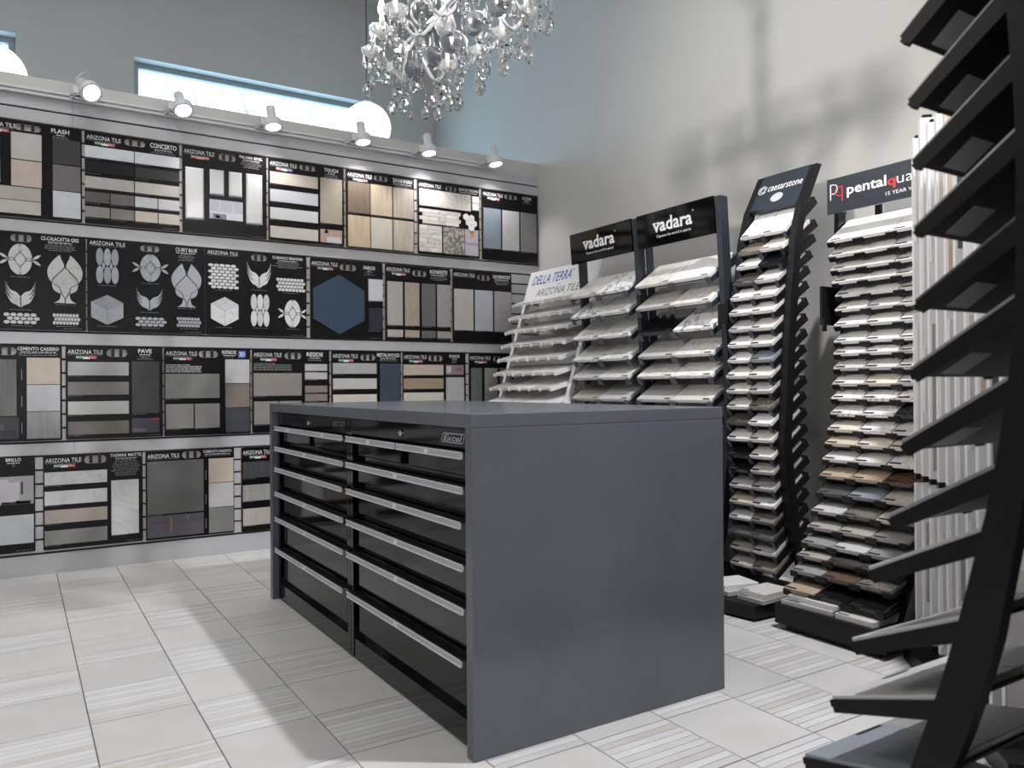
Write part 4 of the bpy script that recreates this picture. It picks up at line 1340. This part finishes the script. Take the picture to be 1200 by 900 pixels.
f3 = [(3.037, 1.739), (3.018, 1.657), (3.005, 1.589), (2.98, 1.503), (2.961, 1.431), (2.951, 1.36), (2.947, 1.276), (2.94, 1.201), (2.939, 1.13), (2.927, 1.055), (2.929, 0.988), (2.931, 0.913), (2.927, 0.839), (2.932, 0.759), (2.934, 0.68), (2.939, 0.613), (2.944, 0.53), (2.944, 0.451), (2.94, 0.376), (2.936, 0.306), (2.947, 0.234), (2.946, 0.155)]
zfit = [1.739 - 0.0754 * k for k in range(22)]
trays = [(f3[k][0] - 2.93 + 0.004, 0.5 * (f3[k][1] + zfit[k]), 44 if k == 0 else 36) for k in range(22)]
fill_rack(r3, trays, tm3, [0.002, 0.137], [0.131, 0.131], 0.245, 0.018,
          [('white', 'white'), ('taupe', 'pink'), ('white', 'black'), ('dspeck', 'lgrey'), ('white', 'offwhite'), ('offwhite', 'white'), ('lgrey', 'offwhite'), ('white', 'offwhite'), ('white', 'bluegrey'), ('offwhite', 'offwhite'), ('offwhite', 'lgrey'),
           ('offwhite', 'spark'), ('dspeck', 'white'), ('white', 'offwhite'), ('black', 'offwhite'), ('black', 'lspeck'), ('lgrey', 'lspeck'), ('beige', 'white'), ('lgrey', 'taupe'), ('dgrey', 'dgrey'), ('greige', 'lgrey'), ('greige', 'taupe')],
          'the narrow black rack', 'stone samples on the narrow black rack')

# ---- wide black rack with the red and white sign
r4 = thing('sample_rack', 'wide black sample rack with red and white lettered sign, foot flaring forward', 'display rack', (3.1, 2.24, 0), RZ)
f4 = [(3.09, 1.655), (3.101, 1.591), (3.113, 1.53), (3.121, 1.473), (3.142, 1.416), (3.141, 1.351), (3.134, 1.281), (3.133, 1.208), (3.129, 1.154), (3.125, 1.088), (3.118, 1.019), (3.108, 0.954), (3.098, 0.885), (3.079, 0.816), (3.06, 0.754), (3.041, 0.685), (3.019, 0.614), (2.997, 0.54), (2.961, 0.464), (2.931, 0.396), (2.89, 0.333), (2.861, 0.281), (2.819, 0.222), (2.773, 0.15)]
W4 = 0.462
trays = [(x - 3.1, z, max(13.0, 35 - max(0, k - 9) * 1.6)) for k, (x, z) in enumerate(f4)]
tm4 = tray_mesh(W4, 0.2, [RACKBLACK, RACKBLACK], [0, 0.152, 0.306, W4], side=0.014, lip=0.009, clipw=0.05, drop=0.014, proud=0.005)
w4 = W4 / 3
rows4 = [(('white', 0, 1), None, 'white'), (('soft', 0, 1), None, 'white'), (('offwhite', 0, 1), None, 'offwhite'), (('soft', 0, 1), None, 'offwhite'), (('white', 0, 1), None, 'offwhite'),
         ('soft', 'lgrey', 'offwhite'), ('white', 'offwhite', 'offwhite'), ('white', 'white', 'white'), ('white', 'white', 'lspeck'), ('lgrey', 'lgrey', 'lgrey'), ('offwhite', 'cream', 'lgrey'), ('marble', 'dmarble', 'marble'), ('dmarble', 'marble', 'bmarble'),
         ('cream', 'marble', 'offwhite'), ('beige', 'cream', 'cream'), ('offwhite', 'offwhite', 'soft'), ('bspeck', 'bspeck', 'dbrown'), ('dgrey', 'bluegrey', 'cream'), ('lgrey', 'spark', 'cream'), ('greige', 'greige', 'greige'), ('grey', 'lgrey', 'grey'), ('greige', 'dspeck', 'dgrey'), ('grey', 'brown', 'spark'), ('tan', 'black', 'black')]
fill_rack(r4, trays, tm4, [0.002, w4 + 0.002, 2 * w4 + 0.002], [w4 - 0.004] * 3, 0.197, 0.017, rows4, 'the wide black rack', 'stone samples on the wide black rack')
u4 = [(0.085, 1.9)] + [(x - 3.1 + 0.085, z + 0.03) for x, z in f4[::3]] + [(2.773 - 3.1 + 0.06, 0.1), (2.773 - 3.1 + 0.04, 0.06)]
upright(r4, [(-0.03, -0.006), (W4 + 0.006, W4 + 0.03)], u4, 0.05, RACKGLOSS)
b = MB()
b.box(0.12, 0.148, 0.16, 0.175, 1.5, 1.93)
b.part('back_plate', RACKBLACK, r4)
b = MB()
b.box(0.0, W4 + 0.1, -0.012, 0.0, 1.79, 1.945)
b.box(0.0, 0.03, 0.0, 0.085, 1.8, 1.82)
b.box(W4 - 0.03, W4, 0.0, 0.085, 1.8, 1.82)
sg = b.part('sign', mat('dark_sign_face', (38, 44, 52), 0.3), r4)
ys = -0.0126
letters(sg, INK, 'p', 0.016, 1.85, 0.056, 1.92, ys, -0.02)
letters(sg, RED, 'q', 0.038, 1.838, 0.08, 1.905, ys - 0.0003, -0.02)
letters(sg, INK, 'pental', 0.1, 1.846, 0.285, 1.905, ys, 0.02)
letters(sg, RED, 'q', 0.289, 1.843, 0.326, 1.885, ys, 0.02)
letters(sg, INK, 'uartz', 0.331, 1.858, 0.5, 1.893, ys, -0.004)
letters(sg, INK, '15 YEAR WARRANTY', 0.282, 1.818, 0.53, 1.833, ys)
b = MB()
b.box(0.0, W4 + 0.04, -0.385, 0.12, 0.025, 0.105)
b.box(0.04, W4, -0.36, 0.1, 0.0, 0.025)
b.part('base', RACKBLACK, r4)
b = MB()
b.box(3.10, 3.27, 2.28, 2.292, 1.3, 1.475)
b.box(3.10, 3.12, 2.27, 2.28, 1.27, 1.33)
b.box(3.27, 3.474, 2.28, 2.3, 1.37, 1.41)
tag(b.part('wall_bracket_plate', RACKBLACK), 'flat black plate on a wall arm between the two black racks', 'bracket')

# stacks lying on the rack feet
def lying(x0, x1, y0, y1, z0, t, key, label, rz=0.0, st=0.3):
    cx, cy = (x0 + x1) / 2, (y0 + y1) / 2
    w, d = y1 - y0, x1 - x0
    M_ = Matrix.Translation((cx, cy, z0)) @ Matrix.Rotation(RZ + rz, 4, 'Z') @ Matrix.Translation((-w / 2, -d / 2, 0))
    sample(M_, w, d, t, key, label, 'loose samples stacked on the rack feet', sticker=st)
zb = 0.1052
lying(2.735, 2.95, 1.985, 2.225, zb, 0.020, 'lgrey', 'lowest pale grey slab on the wide black rack foot, left', 0.05)
lying(2.75, 2.965, 1.975, 2.2, zb + 0.0204, 0.020, 'offwhite', 'white slab lying on top of the left stack on the wide rack foot', 0.0)
lying(2.735, 2.93, 1.80, 1.965, zb, 0.022, 'offwhite', 'single off-white slab on the right of the wide rack foot', 0.0)
zb = 0.0702
lying(2.74, 2.93, 2.33, 2.47, zb, 0.019, 'lspeck', 'lowest speckled slab in the front stack on the narrow rack foot', 0.06)
lying(2.76, 2.95, 2.335, 2.475, zb + 0.0196, 0.022, 'offwhite', 'off-white slab on top of the front stack on the narrow rack foot', 0.03)
lying(2.735, 2.92, 2.50, 2.66, zb, 0.021, 'lgrey', 'lower pale grey slab in the back stack on the narrow rack foot', -0.1)
lying(2.745, 2.93, 2.51, 2.665, zb + 0.0215, 0.022, 'white', 'white slab on top of the back stack on the narrow rack foot', -0.22)

# ------------------------------------------------------------------ upright flip-panel display
pd = thing('panel_display', 'tall white flip-panel tile display behind the nearest black rack', 'display stand', (2.8, 1.67, 0))
u = Vector((-0.7, -0.714, 0))                # along the row of panels, towards the camera
v = Vector((0.72, -0.694, 0)).normalized()   # each panel runs back this way
b = MB()
q0 = u * -0.06 - v * 0.03
q = [q0, q0 + u * 0.98, q0 + u * 0.98 + v * 0.46, q0 + v * 0.46]
b.prism([(p.x, p.y) for p in q], 0.0, 0.06, 'xy')
c0 = u * -0.02 + v * 0.34
q = [c0, c0 + u * 0.9, c0 + u * 0.9 + v * 0.05, c0 + v * 0.05]
b.prism([(p.x, p.y) for p in q], 0.06, 1.98, 'xy')
b.part('stand', RACKBLACK, pd)
PW = 0.30
MPAN = mat('white_panel', (228, 228, 230), 0.45)
pal = [None, (165, 163, 160), (196, 182, 164), (212, 210, 207), (210, 210, 212), (176, 168, 160), (214, 213, 211), (88, 90, 94), (208, 207, 205), (205, 202, 198), (212, 212, 212), (205, 205, 206)]
TIERS = [(0.125, 0.665), (0.70, 1.285), (1.32, 1.93)]
for k in range(10):
    o_ = u * (0.09 * k)
    for ti, (z0, z1) in enumerate(TIERS):
        def quad(s0, s1, t0, t1, za, zb_):
            b = MB()
            q = [o_ + u * t0 + v * s0, o_ + u * t0 + v * s1, o_ + u * t1 + v * s1, o_ + u * t1 + v * s0]
            b.prism([(p.x, p.y) for p in q], za, zb_, 'xy')
            return b
        z1_ = z1 + (0.045 if ti == 2 and k % 3 == 1 else 0)
        pn = quad(0.0, PW, -0.012, 0.012, z0, z1_).part('panel', MPAN, pd)
        c = pal[(k * 5 + ti * 3) % 12] if k or ti else None
        if c:
            quad(0.006, PW - 0.02, 0.012, 0.018, z0 + 0.03 + 0.1 * ((k + ti) % 3), z1_ - 0.05 - 0.08 * (k % 2)).part('tile', tm(c), pn)
        quad(0.0, 0.05, -0.012, 0.012, z0 - 0.02, z0).part('hinge_cap', BLACKSATIN, pn)
        if ti == 2:
            quad(0.01, 0.04, -0.009, 0.009, z1_, z1_ + 0.012).part('hinge_cap', BLACKSATIN, pn)

# ------------------------------------------------------------------ nearest rack, seen from its end
W5 = 0.57
r5 = thing('sample_rack', 'nearest black double-sided sample rack, cut off by the right edge', 'display rack', (1.5 + W5, 0.9, 0), math.pi)
tips = [(0.93, 1.832), (0.91, 1.701), (0.895, 1.57), (0.888, 1.447), (0.886, 1.314), (0.885, 1.168), (0.897, 1.034), (0.916, 0.888), (0.944, 0.737), (0.991, 0.621), (1.032, 0.462), (1.084, 0.323), (1.156, 0.169)]
tilt5 = [40, 40, 39, 38, 37, 35, 33, 32, 30, 27, 24, 18, 12]
trays = [(0.9 - y, z + 0.014, t) for (y, z), t in zip(tips, tilt5)]
tm5 = tray_mesh(W5, 0.27, [NEARBLACK, NEARBLACK], [0, W5 / 2, W5], side=0.026, upturn=0.008, lip=0.006, clipw=0.03, drop=0.008)
h5 = W5 / 2
rows5 = [('grey', 'dgrey'), ('dgrey', 'dgrey'), ('dgrey', 'grey'), ('grey', 'dgrey'), ('dgrey', 'grey'), ('grey', 'dgrey'), ('dgrey', 'grey'), ('grey', 'grey'), ('lgrey', 'grey'), ('grey', 'lgrey'), ('grey', 'lgrey'), ('lgrey', 'lgrey'), ('grey', 'bluegrey')]
fill_rack(r5, trays, tm5, [0.001, h5 + 0.001], [h5 - 0.002] * 2, 0.262, 0.016, rows5, 'the nearest black rack', 'stone samples on the nearest black rack')
PAPER = mat('grey_paper_label', (150, 150, 152), 0.7)
for (y, z, t) in trays:
    for cx in (W5 * 0.80, W5 * 0.3):
        b = MB()
        b.box(cx - 0.04, cx + 0.04, 0.012, 0.085, -0.0068, -0.0061)
        o = b.part('paper_label', PAPER, r5)
        o.location = (0, y, z)
        o.rotation_euler = (math.radians(t), 0, 0)
ul = [(0.705, 1.9), (0.70, 1.696), (0.694, 1.605), (0.688, 1.514), (0.686, 1.396), (0.688, 1.249), (0.693, 1.102), (0.703, 1.028), (0.718, 0.923), (0.741, 0.8), (0.764, 0.705), (0.796, 0.574), (0.82, 0.488), (0.854, 0.381), (0.885, 0.29), (0.94, 0.14), (0.98, 0.03)]
dep = [0.05, 0.05, 0.05, 0.05, 0.05, 0.05, 0.05, 0.05, 0.05, 0.058, 0.064, 0.072, 0.074, 0.074, 0.072, 0.07, 0.07]
upright(r5, [(W5 + 0.006, W5 + 0.04), (-0.04, -0.006)], [(0.9 - y, z) for y, z in ul], dep, NEARBLACK)
b = MB()
b.box(-0.04, W5 + 0.04, -0.3, 0.62, 0.0, 0.045)
b.part('base', RACKBLACK, r5)
b = MB()
b.box(0.0, W5, 0.225, 0.24, 0.05, 1.95)
b.part('back_panel', RACKBLACK, r5)
# trays of the other side of the rack, pointing away from these
for k in range(8):
    z = 0.17 + 0.15 * k
    yb = 0.62 - max(0, 0.18 - 0.05 * k) if k < 3 else 0.5
    yb = [0.66, 0.6, 0.55, 0.52, 0.5, 0.49, 0.485, 0.48][k]
    o = link('tray', tm5, r5, (W5, yb, z), (math.radians([11, 15, 20, 24, 28, 31, 33, 35][k]), 0, math.pi))
Rm = Matrix.Translation(r5.location) @ r5.rotation_euler.to_matrix().to_4x4()
for k in range(8):
    yb, z, t = [0.66, 0.6, 0.55, 0.52, 0.5, 0.49, 0.485, 0.48][k], 0.17 + 0.15 * k, [11, 15, 20, 24, 28, 31, 33, 35][k]
    L = Rm @ Matrix.Translation((W5, yb, z)) @ Euler((math.radians(t), 0, math.pi)).to_matrix().to_4x4()
    for j, key in enumerate((('grey', 'dgrey'), ('bluegrey', 'grey'), ('dgrey', 'black'), ('black', 'grey'), ('dgrey', 'dgrey'), ('grey', 'black'), ('dgrey', 'grey'), ('black', 'dgrey'))[k]):
        sample(L @ Matrix.Translation((0.001 + h5 * j, 0, 0)), h5 - 0.002, 0.262, 0.016, key, '%s stone sample, %s, %s tray up on back of the nearest black rack' % (S[key][1], ('near', 'far')[j], ORD[k]), 'stone samples on the nearest black rack')

# ------------------------------------------------------------------ chandelier over the island
ch = thing('chandelier', 'crystal chandelier with lit candle bulbs hanging over the grey island', 'chandelier', (1.47, 2.82, ZC))
CZ = ZC
GLS = crystal('clear_crystal', (250, 250, 252), 0.0, 1.0, 1.62, k=1.05)
GLC = crystal('pressed_glass', (250, 250, 250), 0.1, 0.65, 1.5, k=1.1)
GLA = crystal('glass_arm', (248, 248, 250), 0.02, 0.7, 1.5, k=1.1)
SMOKE = crystal('smoked_glass', (150, 152, 158), 0.2, 0.8, 1.3)
BULB = emit('lit_candle_bulb', (1.0, 0.95, 0.88), 80.0)
SLEEVE = mat('white_candle_sleeve', (225, 225, 222), 0.5)
OX, OY = 1.47, 2.82
def rel(x, y, z):
    return Vector((x - OX, y - OY, z - CZ))
b = MB()
b.lathe([(0, -0.05), (0.03, -0.045), (0.075, -0.012), (0.075, 0), (0, 0)], 20)
b.part('canopy', CHROME, ch, True)
for dx_ in (-0.02, 0.0, 0.02):
    b = MB()
    b.tube([(dx_, 0, -0.03), (dx_ * 0.4, 0, -1.45)], 0.0028, 6)
    b.part('suspension_wire', CHROME, ch)
b = MB()
z_ = lambda z: z - CZ
b.lathe([(0, z_(2.44)), (0.03, z_(2.45)), (0.045, z_(2.48)), (0.03, z_(2.53)), (0.016, z_(2.56)), (0.022, z_(2.6)), (0.034, z_(2.66)), (0.024, z_(2.72)), (0.018, z_(2.8)), (0.03, z_(2.84)), (0.045, z_(2.87)), (0.02, z_(2.92)), (0.012, z_(3.0)), (0.0, z_(3.16))], 20)
b.part('column', GLA, ch, True)
b = MB()
b.lathe([(0.012, z_(2.955)), (0.06, z_(2.96)), (0.115, z_(2.985)), (0.118, z_(2.992)), (0.06, z_(2.975)), (0.012, z_(2.97))], 24, scallop=0.04)
b.part('top_saucer', GLC, ch, True)
b = MB()
b.tube([rel(1.47, 2.36, 2.555), rel(1.47, 3.24, 2.555)], 0.009, 8)
b.part('spine_bar', CHROME, ch)
for y in (2.47, 2.66, 2.846, 3.015, 3.182):
    p = rel(1.505, y, 2.435)
    b = MB()
    b.lathe([(0.0, -0.042), (0.02, -0.04), (0.038, -0.022), (0.048, 0.0), (0.044, 0.02), (0.03, 0.036), (0.012, 0.045), (0.01, 0.1), (0, 0.1)], 20, M=Matrix.Translation(p))
    b.part('smoked_dome', SMOKE, ch, True)
    b = MB()
    b.tube([p + Vector((0, 0, 0.09)), p + Vector((-0.035, 0, 0.12))], 0.006, 6)
    b.part('socket', BLACKSATIN, ch)
cups = [(1.23, 2.77, 1), (1.25, 2.95, 1), (1.30, 3.16, 1), (1.455, 3.26, 1), (1.667, 2.53, 1), (1.68, 2.73, 1), (1.687, 2.93, 1), (1.64, 3.13, 1), (1.245, 2.57, 1), (1.32, 2.40, 1), (1.48, 2.32, 1), (1.62, 2.37, 1)]
dropm = MB()
dropm.lathe([(0, -0.033), (0.011, -0.03), (0.019, -0.02), (0.0225, -0.006), (0.021, 0.008), (0.015, 0.022), (0.006, 0.031), (0, 0.034)], 10, sy=0.45)
DROP = dropm.mesh('crystal_drop', GLS)
slim = MB()
slim.lathe([(0, -0.03), (0.005, -0.022), (0.0085, -0.008), (0.006, 0.01), (0.002, 0.026), (0, 0.03)], 6, sy=0.7)
SLIM = slim.mesh('crystal_drop', GLS)
ball = MB()
ball.lathe([(0, -0.014), (0.007, -0.012), (0.013, -0.004), (0.013, 0.004), (0.007, 0.012), (0, 0.014)], 8)
BALL = ball.mesh('crystal_ball', GLS)
def strand(p, q, n=None):
    d = q - p
    n = n or max(1, int(d.length / 0.013))
    b = MB()
    for k in range(n):
        c = p + d * ((k + 0.5) / n)
        b.lathe([(0, -0.0045), (0.0045, 0), (0, 0.0045)], 6, M=Matrix.Translation(c))
    return b.part('bead_strand', GLS, ch)
def hang(p, me, length=0.05, rz=None):
    """a drop whose centre is at p, on a bead strand of the given length"""
    o = link('crystal_drop', me, ch, p, (0, 0, random.uniform(-1.1, 0.2) if rz is None else rz))
    top = p + Vector((0, 0, 0.034))
    strand(top, top + Vector((0, 0, length)))
for i, (x, y, on) in enumerate(cups):
    c = rel(x, y, 2.45)
    hub = rel(1.47 + (x - 1.47) * 0.12, min(3.18, max(2.42, y)), 2.54)
    dv = c - hub
    pts = []
    for k in range(13):
        s = k / 12
        h = -0.13 * math.sin(math.pi * min(1, s * 1.05)) * (0.55 + 0.45 * s)
        pts.append(hub + Vector((dv.x * s, dv.y * s, dv.z * s + h)))
    pts.append(c + Vector((0, 0, -0.012)))
    b = MB()
    b.tube(pts, 0.0075, 8)
    b.part('arm', GLA, ch, True)
    # scroll curl above the arm
    b = MB()
    m_ = hub + dv * 0.45
    b.tube([m_ + Vector((dv.x * 0.25 * math.cos(a), dv.y * 0.25 * math.cos(a), -0.02 + 0.05 * math.sin(a))) for a in [q * math.pi / 8 for q in range(-3, 10)]], 0.005, 6)
    b.part('scroll', GLA, ch, True)
    b = MB()
    b.lathe([(0.0, -0.02), (0.014, -0.018), (0.022, -0.008), (0.042, 0.006), (0.052, 0.022), (0.049, 0.024), (0.036, 0.012), (0.012, 0.0), (0, 0)], 32, M=Matrix.Translation(c), scallop=0.05, lobes=8)
    b.part('bobeche', GLC, ch, True)
    b = MB()
    b.lathe([(0.0095, 0.0), (0.0095, 0.075), (0, 0.075)], 12, M=Matrix.Translation(c))
    b.part('candle_sleeve', SLEEVE, ch)
    b = MB()
    b.lathe([(0.004, 0.073), (0.0125, 0.085), (0.015, 0.1), (0.0125, 0.116), (0.006, 0.132), (0, 0.14)], 12, M=Matrix.Translation(c))
    b.part('bulb', BULB, ch, True)
    for k in range(5):
        a = k * 2 * math.pi / 5 + i
        p = c + Vector((0.047 * math.cos(a), 0.047 * math.sin(a), -0.035))
        link('crystal_drop', SLIM, ch, p, (0, 0, a))
        strand(p + Vector((0, 0, 0.03)), p + Vector((0, 0, 0.052)), 2)
    link('crystal_ball', BALL, ch, c + Vector((0, 0, -0.045)))
    link('crystal_drop', DROP, ch, c + Vector((0, 0, -0.098)), (0, 0, i))
    link('crystal_ball', BALL, ch, hub + dv * 0.55 + Vector((0, 0, -0.11)))
# large drops: spots in plan, centre height
for x, y, z in ((1.175, 2.917, 2.2), (1.335, 3.042, 2.2), (1.366, 3.0, 2.2), (1.48, 3.026, 2.2), (1.533, 3.018, 2.2), (1.464, 2.85, 2.2), (1.523, 2.882, 2.2), (1.55, 2.866, 2.2), (1.541, 2.666, 2.2), (1.58, 2.552, 2.242), (1.545, 2.399, 2.242), (1.56, 2.35, 2.215), (1.525, 2.18, 2.245), (1.49, 2.93, 2.255), (1.53, 2.95, 2.27), (1.57, 2.9, 2.26), (1.42, 3.1, 2.27), (1.39, 2.95, 2.27), (1.27, 2.85, 2.31), (1.25, 3.0, 2.3), (1.3, 2.7, 2.33), (1.62, 2.6, 2.33), (1.64, 2.8, 2.33), (1.5, 2.75, 2.3), (1.45, 2.65, 2.3)):
    hang(rel(x, y, z), DROP, 0.07 + 0.05 * random.random())
for x, y, z in ((1.436, 3.077, 2.2), (1.16, 2.86, 2.27), (1.4, 2.9, 2.26), (1.35, 2.8, 2.3), (1.6, 2.7, 2.3)):
    hang(rel(x, y, z), SLIM, 0.09)
for k in range(12):
    a = k * 2.399
    x, y = 1.47 + 0.2 * math.cos(a) * (0.4 + 0.6 * (k % 5) / 4), 2.86 + 0.36 * math.sin(a)
    hang(rel(x, y, 2.3 + 0.05 * (k % 3)), (DROP, SLIM, DROP)[k % 3], 0.06)
